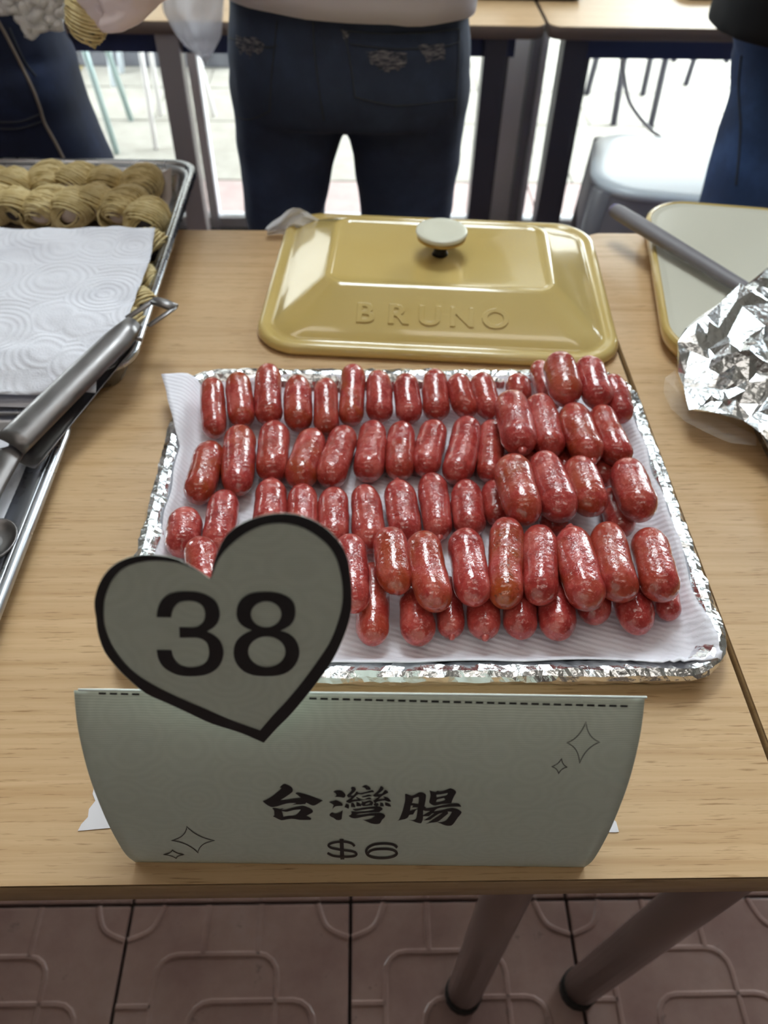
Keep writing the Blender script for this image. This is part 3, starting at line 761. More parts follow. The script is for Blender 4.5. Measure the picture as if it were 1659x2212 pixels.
wan = [[K2(p)] for p in (
    [(205, 265), (250, 240), (310, 230), (370, 233), (420, 260), (470, 310), (482, 350), (460, 390), (420, 395), (340, 380), (232, 380), (270, 360), (275, 325), (250, 290)],
    [(105, 492), (180, 470), (270, 453), (330, 475), (400, 520), (420, 550), (410, 578), (340, 580), (260, 590), (220, 615), (190, 655), (200, 600), (215, 560), (180, 535)],
    [(120, 780), (150, 740), (190, 722), (220, 745), (270, 750), (330, 735), (380, 705), (418, 675), (405, 780), (395, 865), (370, 890), (320, 900), (270, 890), (210, 845), (150, 820)],
    [(602, 180), (625, 153), (680, 158), (712, 195), (705, 235), (670, 275), (610, 330), (600, 345), (640, 350), (690, 310), (715, 270), (740, 255), (775, 285), (830, 290), (940, 265), (1040, 235), (1080, 228), (1105, 240), (1125, 275), (1040, 280), (900, 310), (830, 325), (770, 318), (720, 350), (670, 400), (620, 440), (700, 435), (760, 430), (715, 390), (730, 380), (800, 420), (850, 435), (920, 430), (960, 405), (1010, 393), (1040, 400), (1065, 432), (960, 435), (840, 455), (800, 470), (700, 478), (620, 495), (580, 518), (530, 505), (490, 475), (530, 450), (580, 415), (610, 392), (540, 390), (525, 370), (515, 340), (560, 300), (610, 245), (615, 215)],
    [(845, 158), (890, 125), (940, 115), (990, 135), (1030, 170), (1048, 215), (990, 222), (940, 215), (930, 190), (890, 165)],
    [(840, 372), (920, 350), (1000, 325), (1040, 335), (1072, 358), (960, 375), (870, 390)],
    [(495, 530), (555, 550), (560, 600), (550, 643), (490, 620), (455, 605), (475, 570)], [(605, 515), (650, 510), (680, 550), (705, 610), (650, 610), (605, 605)], [(725, 490), (790, 515), (835, 560), (830, 585), (725, 590)],
    [(1250, 170), (1270, 135), (1300, 145), (1335, 180), (1320, 220), (1270, 265), (1200, 315), (1290, 310), (1330, 270), (1350, 235), (1380, 222), (1420, 250), (1440, 280), (1400, 305), (1320, 345), (1260, 390), (1215, 430), (1290, 425), (1355, 415), (1350, 395), (1320, 375), (1350, 370), (1420, 390), (1470, 430), (1502, 480), (1440, 487), (1360, 460), (1270, 470), (1200, 485), (1150, 515), (1200, 515), (1225, 545), (1205, 580), (1170, 588), (1120, 570), (1110, 545), (1135, 515), (1120, 495), (1098, 465), (1150, 430), (1220, 375), (1130, 375), (1098, 345), (1130, 310), (1190, 260), (1230, 210)],
    [(1255, 500), (1310, 510), (1335, 550), (1340, 590), (1255, 588)], [(1365, 497), (1430, 515), (1480, 545), (1502, 595), (1440, 590), (1370, 570)],
    [(635, 648), (760, 640), (900, 615), (1080, 595), (1190, 588), (1260, 598), (1310, 640), (1305, 665), (1240, 710), (1250, 722), (1180, 722), (1040, 728), (900, 740), (770, 755), (715, 785), (860, 770), (1040, 745), (1180, 735), (1290, 742), (1340, 765), (1372, 800), (1350, 845), (1300, 890), (1270, 950), (1230, 980), (1150, 987), (1050, 970), (960, 930), (865, 893), (960, 890), (1060, 865), (1120, 825), (1145, 800), (1040, 800), (900, 820), (780, 845), (700, 860), (610, 845), (548, 800), (600, 775), (620, 740), (603, 712), (640, 700), (740, 712), (900, 700), (1080, 675), (1135, 645), (1000, 650), (860, 670), (760, 687), (690, 688)])]
wan.append([K2([(840, 465), (880, 490), (940, 480), (1010, 455), (1060, 465), (1100, 500), (1095, 530), (1080, 560), (1090, 572), (1000, 575), (900, 585), (860, 575), (825, 545), (845, 510)]), K2([(920, 550), (940, 525), (990, 505), (1035, 500), (1020, 525), (980, 545)])])
chg = [[K3([(260, 262), (300, 260), (400, 298), (470, 280), (540, 240), (600, 220), (680, 240), (720, 270), (728, 320), (715, 420), (690, 540), (730, 560), (700, 600), (665, 640), (665, 740), (655, 840), (625, 910), (590, 918), (500, 895), (430, 865), (335, 840), (430, 845), (490, 825), (515, 780), (530, 690), (540, 605), (500, 622), (465, 680), (440, 720), (390, 725), (350, 735), (320, 790), (250, 825), (150, 845), (75, 868), (120, 840), (150, 780), (200, 650), (240, 500), (262, 380)]),
        K3([(440, 360), (500, 340), (568, 325), (568, 400), (560, 485), (480, 470), (410, 465), (435, 410)]), K3([(390, 520), (440, 520), (415, 565), (480, 560), (545, 565), (533, 588), (450, 612), (368, 636)])],
       [K3([(805, 178), (920, 215), (960, 205), (1000, 185), (1005, 200), (1090, 195), (1190, 165), (1265, 133), (1330, 150), (1390, 190), (1402, 235), (1370, 290), (1330, 370), (1295, 470), (1200, 480), (1070, 490), (960, 518), (890, 515), (830, 480), (800, 440), (815, 370), (828, 280)]),
        K3([(960, 280), (1080, 265), (1215, 240), (1190, 285), (1070, 315), (965, 335)]), K3([(975, 385), (1060, 365), (1130, 350), (1155, 375), (1145, 400), (1060, 430), (945, 445)])],
       [K3([(680, 565), (730, 575), (850, 565), (1000, 535), (1200, 490), (1300, 475), (1420, 470), (1480, 490), (1520, 548), (1300, 548), (1100, 565), (980, 590), (905, 650), (1060, 625), (1200, 590), (1320, 572), (1430, 600), (1500, 640), (1528, 670), (1500, 720), (1440, 790), (1400, 850), (1350, 920), (1290, 970), (1200, 972), (1130, 955), (1060, 925), (975, 893), (1090, 885), (1180, 850), (1230, 790), (1280, 720), (1310, 660), (1215, 655), (1225, 700), (1150, 760), (1040, 850), (960, 893), (840, 905), (720, 932), (800, 890), (900, 820), (1000, 760), (1060, 715), (1100, 680), (1040, 695), (960, 740), (870, 800), (820, 838), (750, 848), (680, 855), (740, 810), (820, 760), (870, 720), (910, 695), (860, 700), (800, 755), (740, 760), (665, 760), (665, 735), (720, 700), (780, 665), (820, 640), (700, 640), (668, 610)])]]
for g in (tai, wan, chg): sub('character', *glyph(*g), M['ink'], front, False)
K4 = lambda p: crop(p, 690, 1800, 8.7316)
sub('dollar_sign', *J(strip(K4([(665, 245), (610, 195), (510, 165), (400, 160), (280, 175), (190, 205), (175, 240), (230, 278), (330, 300), (430, 318), (560, 332), (660, 355), (698, 395), (660, 430), (560, 442), (420, 445), (270, 428), (195, 397), (150, 372)]), 5.0, on_card),
                      strip(K4([(417, 110), (425, 300), (434, 495)]), 8.5, lambda x, y: on_card(x, y, .0007))), M['ink'], front, False)
sub('digit', *strip(K4([(1468, 272), (1400, 220), (1300, 198), (1180, 195), (1040, 212), (940, 255), (888, 315), (890, 375), (935, 425), (1030, 458), (1180, 468), (1330, 455), (1430, 420), (1458, 370), (1400, 322), (1300, 300), (1180, 297), (1050, 305), (960, 335), (915, 378)]), 5.4, on_card), M['ink'], front, False)
def star(T, R_, B, L_):
    cx = (T[0] + R_[0] + B[0] + L_[0]) / 4; cy = (T[1] + R_[1] + B[1] + L_[1]) / 4; pts = []
    tips = [T, R_, B, L_]
    for k in range(4):
        a, b_ = tips[k], tips[(k + 1) % 4]; m = ((a[0] + b_[0]) / 2 * .42 + cx * .58, (a[1] + b_[1]) / 2 * .42 + cy * .58)
        for q in range(8):
            t = q / 8; pts.append(tuple((1 - t) ** 2 * a[i] + 2 * t * (1 - t) * m[i] + t * t * b_[i] for i in (0, 1)))
    return pts
for nm, p in (('a', crop([(873, 1078), (1075, 1182), (955, 1270), (762, 1180)], 140, 1460, 3.318)), ('b', crop([(770, 1248), (855, 1283), (800, 1310), (705, 1281)], 140, 1460, 3.318)),
              ('c', crop([(892, 310), (1010, 487), (837, 667), (728, 493)], 1040, 1480, 3.95)), ('d', crop([(685, 625), (733, 700), (658, 758), (597, 695)], 1040, 1480, 3.95))):
    sub('printed_sparkle', *strip(star(*p), 1.6, on_card, True, 1), M['ink'], front, False)
dd = []
for x in list(range(213, 300, 24)) + list(range(668, 1345, 24)):
    y = 1490 + (x - 167) * 30 / 1230 + 6.5
    sub('printed_dash', *strip([(x, y), (x + 16, y + .4)], 4.2, on_card, False, 1), M['ink'], front, False)
# masking tape that holds the card
tp = [onz(x, y, TZ + .0006) for x, y in ((204, 1697), (200, 1715), (206, 1730), (192, 1748), (190, 1765), (176, 1780), (168, 1795), (246, 1788))]
tr_ = [onz(x, y, TZ + .0006) for x, y in ((1330, 1798), (1337, 1797), (1331, 1775), (1322, 1768))]
a = tp + tr_
V, Fs = [tuple(p) for p in a], [tuple(range(len(a)))]
top('masking_tape', *thick(V, Fs, .0003), M['tape'], (0, .23, TZ), 'torn strip of white masking tape on the table under the price card', 'tape', smooth=False)

# ================================================================== YELLOW LID
LR = math.radians(-4.2); LC = Vector((.094, .904)); LW, LD = .2095, .160
lid = thing('griddle_cover', 'mustard yellow enamel griddle lid with a cream knob, behind the sausage tray', 'lid', (LC.x, LC.y, TZ))
def L_(x, y, z):
    return Vector((LC.x + x * math.cos(LR) - y * math.sin(LR), LC.y + x * math.sin(LR) + y * math.cos(LR), TZ + z))
lp = [(0, 0, .050, .001), (.003, .003, .052, .006), (.001, .001, .051, .012), (-.003, -.003, .048, .0145), (-.008, -.008, .044, .0135), (-.011, -.011, .042, .0115), (-.014, -.014, .040, .0115), (-.018, -.018, .036, .014),
      (-.022, -.022, .034, .0175), (-.030, -.031, .036, .0225), (-.048, -.051, .032, .0335), (-.064, -.069, .028, .0430), (-.070, -.0765, .024, .0468), (-.074, -.0805, .021, .0488), (-.078, -.0845, .019, .0490), (-.0805, -.087, .017, .0475), (-.083, -.0895, .015, .0465)]
rings = [[L_(p.x, p.y, z) for p in rrect(0, 0, LW + a, LD + b_, r, 0, 10)] for a, b_, r, z in lp]
sub('lid_shell', *loft(rings, True, True), M['enamel'], lid)
def lathe(f, prof, n=32):
    rings = [[f(r * math.cos(2 * PI * k / n), r * math.sin(2 * PI * k / n), z) for k in range(n)] for r, z in prof]
    return loft(rings, True, True)
ZT = .0465
sub('knob_stem', *lathe(L_, [(.010, ZT), (.008, ZT + .004), (.007, ZT + .012), (.012, ZT + .020)]), M['black'], lid)
kb = sub('knob', *lathe(L_, [(.010, ZT + .018), (.024, ZT + .019), (.0300, ZT + .0225), (.0306, ZT + .027)]), M['gold'], lid)
sub('knob_cap', *lathe(L_, [(.0304, ZT + .0268), (.0314, ZT + .0285), (.0311, ZT + .0315), (.0294, ZT + .0325), (.020, ZT + .0312), (.006, ZT + .0303), (.001, ZT + .030)]), M['cream'], kb)
# raised lettering on the near slope
p0 = Vector((-.028, -(LD - .031), .0225)); p1 = Vector((0, -(LD - .069), .0430))
sl = Vector((0, p1.y - p0.y, p1.z - p0.z)).normalized(); sn = Vector((0, -sl.z, sl.y))
for ch, px in zip('BRUNO', (-.085, -.0475, -.010, .0275, .066)):
    cu_ = bpy.data.curves.new('letter', 'FONT'); cu_.body = ch; cu_.size = .034; cu_.extrude = .0009; cu_.bevel_depth = .0005; cu_.align_x = 'CENTER'; cu_.resolution_u = 4; cu_.offset = .0006
    oo = bpy.data.objects.new('letter', cu_); COL.objects.link(oo)
    dg = bpy.context.evaluated_depsgraph_get(); em = oo.evaluated_get(dg).to_mesh()
    V = [v_.co.copy() for v_ in em.vertices]; Fs = [tuple(p.vertices) for p in em.polygons]; oo.evaluated_get(dg).to_mesh_clear()
    bpy.data.objects.remove(oo)
    base = Vector((px, p0.y, p0.z)) + sl * .006
    V = [L_(*(base + Vector((v_.x * 1.15, 0, 0)) + sl * v_.y + sn * (v_.z + .0002))) for v_ in V]
    sub('embossed_letter', V, Fs, M['enamel'], lid, False)

# ================================================================== GRIDDLE PLATE AT THE RIGHT
GR = math.radians(-9.5); GC = (.530, .885); GW, GD = .163, .192
def gr(a, r, z): return rrect(GC[0], GC[1], GW + a, GD + a, r, TZ + z, 10, GR)
gp = thing('griddle_plate', 'cream griddle plate with a yellow enamel rim on the right-hand table', 'griddle', (GC[0], GC[1], TZ))
sub('rim', *loft([gr(-.02, .05, .0), gr(-.006, .06, .004), gr(0, .066, .014), gr(.001, .067, .024), gr(-.002, .064, .0285), gr(-.006, .06, .0275)], True, False), M['enamel'], gp)
sub('cooking_surface', *loft([gr(-.0055, .0605, .0272), gr(-.009, .057, .0272), gr(-.012, .054, .0262), gr(-.016, .05, .0262)], False, True), M['griddle'], gp)
# spatula
spt = thing('spatula', 'grey silicone spatula lying across the cream griddle plate and under the foil', 'spatula', (.40, .95, TZ + .03))
a = onz(1322, 450, TZ + .043); b_ = onz(1615, 628, TZ + .040); d = (b_ - a).normalized()
pts = [a + d * s for s in (0, .004, .015, .05, .10, .16, .22, .30)]
sub('handle', *tube(pts, [(.006, .005), (.0095, .008), (.0115, .0095), (.0125, .0095), (.0118, .009), (.0105, .0085), (.010, .008), (.010, .007)], 18), M['spatula'], spt)
sub('handle_tip', *tube([a - d * .0008, a + d * .002, a + d * .0055], [(.0045, .004), (.0082, .0072), (.0100, .0086)], 18), M['lilac'], spt)
e = a + d * .30; s_ = Vector((-d.y, d.x, 0))
V, Fs = grid(8, 10, lambda u, w: e + d * (w * .09 - .01) + s_ * ((u - .5) * (.03 + .03 * min(1, w * 2))) + Vector((0, 0, -.004 * w)))
sub('blade', *thick(V, Fs, .004), M['spatula'], spt)

# ================================================================== FOIL OVER A CONTAINER
fc = thing('steel_container', 'grey metal container under the crumpled foil at the right edge', 'container', (.575, .56, TZ))
sub('container_wall', *loft([rrect(.575, .560, .165, .095, .02, TZ + .001, 6), rrect(.575, .560, .172, .102, .022, TZ + .022, 6), rrect(.575, .560, .178, .108, .024, TZ + .024, 6), rrect(.575, .560, .178, .108, .024, TZ + .026, 6), rrect(.575, .560, .169, .099, .02, TZ + .024, 6), rrect(.575, .560, .163, .093, .02, TZ + .006, 6)]), M['pan'], fc)
def crumple(name, outline, zf, spacing, amp, mat, base, seed, label, cat):
    rnd = random.Random(seed); pts = [Vector(p[:2]) for p in outline]; n0 = len(pts)
    xs = [p.x for p in pts]; ys = [p.y for p in pts]
    def inside(x, y):
        c = False
        for i in range(n0):
            a, b_ = pts[i], pts[i - 1]
            if (a.y > y) != (b_.y > y) and x < (b_.x - a.x) * (y - a.y) / (b_.y - a.y) + a.x: c = not c
        return c
    extra = []
    x = min(xs)
    while x < max(xs):
        y = min(ys)
        while y < max(ys):
            px, py = x + rnd.uniform(-.5, .5) * spacing, y + rnd.uniform(-.5, .5) * spacing
            dens = nz(px * 14 + seed, py * 14)
            if inside(px, py) and (dens > -.12 or rnd.random() < .3): extra.append(Vector((px, py)))
            y += spacing
        x += spacing
    res = delaunay_2d_cdt(pts + extra, [(i, (i + 1) % n0) for i in range(n0)], [list(range(n0))], 1, 1e-5)
    V = [(p.x, p.y, zf(p.x, p.y) + rnd.uniform(-1, 1) * amp) for p in res[0]]
    return top(name, V, [tuple(f) for f in res[2]], mat, base, label, cat, smooth=False)
FZ = TZ + .072
op = [onz(x, y, z) for x, y, z in ((1659, 578, FZ), (1610, 615, FZ), (1560, 650, FZ), (1507, 686, FZ - .004), (1480, 712, FZ - .01), (1463, 742, FZ - .016), (1464, 775, FZ - .022), (1466, 800, FZ - .03), (1476, 840, FZ - .04), (1490, 880, FZ - .038), (1545, 893, FZ - .036), (1605, 912, FZ - .036), (1640, 935, FZ - .036), (1662, 945, FZ - .034), (1720, 965, FZ - .034), (1760, 1030, FZ - .036))]
op += [Vector((.76, .46, FZ - .03)), Vector((.78, .62, FZ - .01)), Vector((.76, .76, FZ - .02)), Vector((.64, .83, FZ - .01))]
def fz(x, y):
    wt = zz = 0.0; dm = 9
    for p in op:
        d2 = (p.x - x) ** 2 + (p.y - y) ** 2 + 1e-6; k = 1 / d2 ** 1.5; wt += k; zz += k * p.z; dm = min(dm, d2)
    e = min(1, math.sqrt(dm) / .05)
    return zz / wt + e * (.010 + .014 * nz(x * 14, y * 14) + .008 * nz(x * 35, y * 35))
crumple('aluminium_foil', op, fz, .0105, .0042, M['foil'], (.56, .66, TZ + .05), 5, 'large crumpled sheet of shiny aluminium foil at the right edge', 'foil')
flm = [onz(x, y, TZ + .03) for x, y in ((1462, 790), (1442, 800), (1438, 832), (1456, 868), (1486, 898), (1530, 925), (1585, 942), (1640, 948), (1640, 925), (1560, 890), (1490, 872))]
crumple('plastic_film', flm, lambda x, y: TZ + .022 + .004 * nz(x * 60, y * 60), .012, .0015, M['film'], (.36, .62, TZ), 8, 'clear plastic film sticking out below the crumpled foil', 'plastic film')

# ================================================================== SHEET PANS, LEFT
def sheet_pan(cx, cy, w, d, h, label, group):
    p = thing('sheet_pan', label, 'baking tray', (cx, cy, TZ), group)
    R = lambda a, r, z: rrect(cx, cy, w + a, d + a, r, TZ + z, 8)
    sub('pan_body', *loft([R(-.032, .02, .0012), R(-.026, .025, .002), R(-.016, .032, h - .004), R(-.010, .036, h), R(-.012, .034, h + .001), R(-.019, .03, h - .004), R(-.029, .022, .004), R(-.036, .018, .003)]), M['pan'], p)
    sub('rolled_rim', *loft([R(-.011, .036, h + .001), R(-.009, .037, h + .004), R(-.005, .039, h + .0055), R(-.001, .041, h + .004), R(0, .042, h), R(-.002, .041, h - .004), R(-.008, .037, h - .005), R(-.011, .036, h - .003), R(-.011, .036, h + .001)], False, False), M['pan'], p)
    return p
PZ = .041
sheet_pan(-.540, .920, .301, .254, PZ, 'aluminium baking tray of noodle-wrapped rolls overhanging the far table edge', 'aluminium baking trays')
sheet_pan(-.590, .395, .298, .245, .016, 'empty paper-lined aluminium baking tray at the lower left edge', 'aluminium baking trays')
V, Fs = thick(*grid(30, 30, lambda u, w: (-.86 + u * .532, .175 + w * .44, TZ + .0052 + .002 * nz(u * 5, w * 5) + .0022)), .0006)
top('paper_towel', V, Fs, M['towel'], (-.6, .4, TZ + .005), 'white paper towel lining the lower left baking tray', 'paper towel')
# liner paper in the noodle pan
def liner(u, w):
    x = -.54 + (u - .5) * .53; y = .92 + (w - .5) * .436
    e = min(u, 1 - u) * .53; e2 = min(w, 1 - w) * .436
    z = TZ + .0065 + (.024 * max(0, 1 - e2 / .02) + .012 * max(0, 1 - e / .02)) + .002 * nz(u * 9, w * 9)
    if w > .94: z += .006
    return (x, y, z)
top('parchment_paper', *thick(*grid(40, 34, liner), .0004), MT('grey_parchment', 'BDB2AE', .7).m, (-.54, .92, TZ + .005), 'creased greyish parchment lining the tray of noodle-wrapped rolls', 'baking paper')

# noodle rolls
def roll_meshes(seed):
    rnd = random.Random(seed); out = []
    ax_, az_, ly = .025, .021, .026
    n = 30; pts = []
    T = 34
    for i in range(T * 14 + 1):
        a = 2 * PI * i / 14; q = -1 + 2 * (i / (T * 14))
        y = ly * (q * .95) + .004 * nz(i * .11, seed)
        k = (1 - (q * .985) ** 2) ** .42
        wob = 1 + .15 * nz(i * .23 + seed, 2)
        pts.append(Vector((ax_ * k * wob * math.cos(a) + .002 * nz(i * .05, 9), y + .007 * math.sin(a + seed) * rnd.uniform(.8, 1.2), az_ * k * wob * math.sin(a))))
    g1 = tube(pts, .0013, 5)
    pts = []
    for i in range(11 * 14):
        a = 2 * PI * i / 14; q = -1 + 2 * i / (11 * 14)
        k = (1 - (q * .8) ** 2) ** .35; wob = 1.05 + .10 * nz(i * .19 + seed * 3, 5)
        pts.append(Vector((ax_ * k * wob * math.cos(a), ly * q * .75 + .013 * math.cos(a + seed * 2), az_ * k * wob * math.sin(a))))
    g2 = tube(pts, .0013, 5)
    wrap = J(g1, g2)
    rings = []
    for i in range(12):
        q = -math.cos(PI * i / 11); rr = max(0, 1 - q * q) ** .5
        rings.append([Vector((rr * .0165 * math.cos(2 * PI * k / 14), q * .0255, rr * .014 * math.sin(2 * PI * k / 14) - .001)) for k in range(14)])
    core = loft(rings)
    return wrap, core
RM = []
for sd in (1, 4, 9):
    wrap, core = roll_meshes(sd)
    mw = bpy.data.meshes.new('noodle_wrap'); mw.from_pydata([tuple(v_) for v_ in wrap[0]], [], wrap[1]); mw.polygons.foreach_set('use_smooth', [True] * len(mw.polygons)); mw.materials.append(M['noodle'])
    mcs = []
    for mm in ('prawn', 'seaweed'):
        mc = bpy.data.meshes.new('filling'); mc.from_pydata([tuple(v_) for v_ in core[0]], [], core[1]); mc.polygons.foreach_set('use_smooth', [True] * len(mc.polygons)); mc.materials.append(M[mm]); mcs.append(mc)
    RM.append((mw, mcs))
def roll(loc, rot, k, dark, label, sc=1.0):
    t = thing('noodle_roll', label, 'food roll', loc, 'noodle-wrapped rolls in the baking tray'); t.rotation_euler = rot; t.scale = (sc, sc, sc)
    a = bpy.data.objects.new('noodle_wrap', RM[k][0]); COL.objects.link(a); a.parent = t; a['kind'] = 'stuff'
    b_ = bpy.data.objects.new('filling', RM[k][1][dark]); COL.objects.link(b_); b_.parent = t
    for o in (a, b_): o.location = (0, 0, .021)
    return t
RW = [('far row', [(-22, 402), (40, 402), (106, 397), (167, 396), (235, 398), (304, 404)]), ('second row', [(-12, 447), (42, 446), (102, 452), (158, 452), (214, 438), (268, 452), (318, 474)])]
wh = ['leftmost, cut by the picture edge', 'second from the left', 'third from the left', 'fourth from the left', 'fifth from the left', 'sixth from the left', 'seventh from the left']
q = 0
RB = TZ + .0095
for rn, ps in RW:
    for i, (x, y) in enumerate(ps):
        p = onz(x, y, RB + .022); p.z = RB
        roll(p, (0, 0, random.uniform(-.35, .35)), q % 3, [0, 0, 1, 0, 0][q % 5], 'noodle-wrapped roll in the tray\'s %s, %s' % (rn, wh[i]), 1.12); q += 1
for i, (x, y) in enumerate([(322, 545), (309, 612), (293, 668), (268, 716)]):
    p = onz(x - 18, y, RB + .018); p.z = RB
    roll(p, (0, 0, 1.2 + random.uniform(-.3, .3)), q % 3, 1, 'noodle-wrapped roll peeking out right of the towel, %s from the back' % ORD[i], 1.1); q += 1
# paper towel over the rolls
TWZ = TZ + .0610
up_edge = [onz(x, y, TWZ) for x, y in ((0, 500), (335, 491))]
dn_edge = [onz(x, y, TWZ) for x, y in ((0, 850), (203, 836))]
def tw(u, w):
    # right border follows the paper's edge
    br_ = [onz(335, 491, TWZ), onz(325, 560, TWZ), onz(298, 630, TWZ), onz(272, 700, TWZ), onz(213, 765, TWZ - .004), onz(203, 836, TWZ - .012)]
    f = w * (len(br_) - 1); i = min(int(f), len(br_) - 2); R_ = br_[i].lerp(br_[i + 1], f - i)
    Lx = -.86; ly = up_edge[0].y + .005 + (dn_edge[0].y - up_edge[0].y) * w
    x = Lx + (R_.x - Lx) * u; y = ly + (R_.y - ly) * u ** 2
    z = R_.z * u + TWZ * (1 - u) + .0035 * nz(x * 22, y * 22) + .002 * nz(x * 55, y * 55)
    if w > .86: z -= (w - .86) * .05
    return (x, y, z)
V, Fs = thick(*grid(70, 60, tw), .0006)
top('paper_towel', V, Fs, M['towel'], (-.5, .85, TWZ), 'white embossed paper towel covering the noodle-wrapped rolls at the left', 'paper towel')
def tw2(u, w):
    a = onz(203, 812, TWZ - .022); b_ = onz(130, 880, TWZ - .030)
    R_ = a.lerp(b_, w); x = -.86 + (R_.x + .86) * u; y = (a.y + .02) * (1 - w) + b_.y * w
    return (x, y, a.z * (1 - w) + b_.z * w + .002 * nz(x * 30, y * 30))
top('paper_towel', *thick(*grid(40, 10, tw2), .0006), M['towel'], (-.5, .63, TWZ - .03), 'lower white paper towel edge showing beneath the embossed one', 'paper towel')

# tongs
tg = thing('tongs', 'stainless steel tongs resting across both baking trays at the left', 'tongs', (-.3, .68, TZ + .05))
za, zb = TZ + .062, TZ + .030
A = onz(292, 708, za); B = onz(22, 972, zb + .004)
d = (B - A).normalized(); s_ = Vector((-d.y, d.x, 0)).normalized(); n_ = d.cross(s_) * -1
if n_.z < 0: n_ = -n_
def channel(a, b_, w0, w1, hgt, off, flip=1):
    rings = []
    for i in range(14):
        f = i / 13; c = a.lerp(b_, f) + n_ * off; w = w0 + (w1 - w0) * f
        w *= min(1, .62 + f * 3)
        ring = []
        for k in range(13):
            q = -1 + 2 * k / 12
            ring.append(c + s_ * q * w + n_ * flip * hgt * (1 - abs(q) ** 3))
        rings.append(ring)
    V, Fs = loft(rings, False, False, False)
    return thick(V, Fs, .0012)
sub('arm', *channel(A, B, .0170, .0205, .009, .004, 1), M['steel'], tg)
A2 = A - s_ * .004 ; B2 = B + s_ * .010 - Vector((0, 0, .006))
sub('arm', *channel(A2, B2, .0155, .0190, .006, -.004, -1), M['steel'], tg)
# pull loop beyond the pivot
P0, P1 = onz(300, 700, za), onz(356, 662, za); lw = .0145
lp_ = [P0 + s_ * lw, P1 + s_ * lw, P1 + s_ * lw * .6 - d * .004, P1 - s_ * lw * .6 - d * .004, P1 - s_ * lw, P0 - s_ * lw]
sub('pull_loop', *tube([p + n_ * .003 for p in lp_], (.0034, .0014), 8), M['steel'], tg)
sub('pull_loop_end', *tube([P1 + s_ * lw + n_ * .003, P1 + n_ * .0045, P1 - s_ * lw + n_ * .003], (.0070, .0035), 10), M['steel'], tg)
sub('pivot_pin', *tube([A + d * .012 + s_ * .018, A + d * .012 - s_ * .018], .0022, 10), M['steel'], tg)
# curved front halves and scalloped head
C1 = onz(18, 985, TZ + .034); C2 = onz(-22, 1065, TZ + .026); C3 = onz(-50, 1150, TZ + .020)
def bandf(pts, w, h=.004):
    c = catmull(pts, 8, False); rings = []
    for i, p in enumerate(c):
        t_ = (c[min(i + 1, len(c) - 1)] - c[max(i - 1, 0)]).normalized(); s2 = Vector((-t_.y, t_.x, 0)).normalized()
        ww = w[0] + (w[1] - w[0]) * i / (len(c) - 1)
        rings.append([p + s2 * (q / 5 - 1) * ww + Vector((0, 0, h * (1 - abs(q / 5 - 1) ** 2))) for q in range(11)])
    V, Fs = loft(rings, False, False, False); return thick(V, Fs, .0012)
sub('arm_end', *bandf([B, C1.lerp(B, .3), C2, C3], (.0165, .009)), M['steel'], tg)
hd = onz(-14, 1165, TZ + .018)
f_ = lambda x, y, z: Vector((hd.x + x, hd.y + y * 1.25, TZ + .010 + z))
sub('head', *lathe(f_, [(.004, .004), (.012, .002), (.018, .004), (.0200, .008), (.0185, .0085), (.0165, .0055), (.008, .0035), (.001, .0035)], 24), M['steel'], tg)

# scraps of white plastic by the lid
def scrap(px, py, w, h, seed, label):
    c = onz(px, py, TZ + .015); rnd = random.Random(seed)
    V, Fs = grid(9, 8, lambda u, v_: (c.x + (u - .5) * w + .004 * nz(u * 5 + seed, v_ * 5), c.y + .012 * nz(u * 4, v_ * 4 + seed) + .01 * (u - .5), TZ + .002 + h * v_ * (1 - .9 * abs(u - .55) * 1.4) + .004 * abs(nz(u * 7 + seed, v_ * 6))))
    top('plastic_bag', *thick(V, Fs, .0006), M['bag'], (c.x, c.y, TZ), label, 'bag', smooth=False)
scrap(636, 486, .075, .040, 3, 'small crumpled white plastic bag behind the yellow lid\'s left corner')
scrap(748, 478, .040, .014, 6, 'tiny white plastic scrap behind the lid, below the gap between the legs')

# ================================================================== BACKGROUND FURNITURE
# stool
sc_ = Vector((.755, 1.985, 0)); sr = math.radians(-12)
stl = thing('plastic_stool', 'white-topped plastic stool between the tables, left of the person in blue jeans', 'stool', sc_)
R = lambda a, r, z: rrect(sc_.x, sc_.y, .178 + a, .178 + a, r + .055, z, 8, sr)
sub('seat', *loft([R(.0, .05, .425), R(.004, .055, .435), R(.002, .052, .446), R(-.008, .045, .450), R(-.03, .03, .4485)]), M['white_plastic'], stl)
sub('skirt', *loft([R(.012, .05, .30), R(.002, .05, .43)], False, False), M['slate_plastic'], stl)
for sx in (-1, 1):
    for sy in (-1, 1):
        def C_q(o, z):
            x, y = sx * o, sy * o
            return (sc_.x + x * math.cos(sr) - y * math.sin(sr), sc_.y + x * math.sin(sr) + y * math.cos(sr), z)
        sub('leg', *tube([C_q(.150, .435), C_q(.165, .22), C_q(.180, .0)], [(.028, .022), (.026, .018), (.022, .014)], 10), M['grey_plastic'], stl)
# cable
cb = [ony(1343, 128, 2.3), ony(1352, 190, 2.32), ony(1362, 225, 2.34), ony(1385, 258, 2.36), ony(1405, 280, 2.38), ony(1440, 330, 2.40), Vector((1.0, 2.38, .02)), Vector((1.1, 2.3, .008))]
top('power_cable', *tube(catmull(cb, 6, False), .0055, 8), M['white_plastic'], cb[-1], 'white cable hanging down behind the white stool', 'cable')
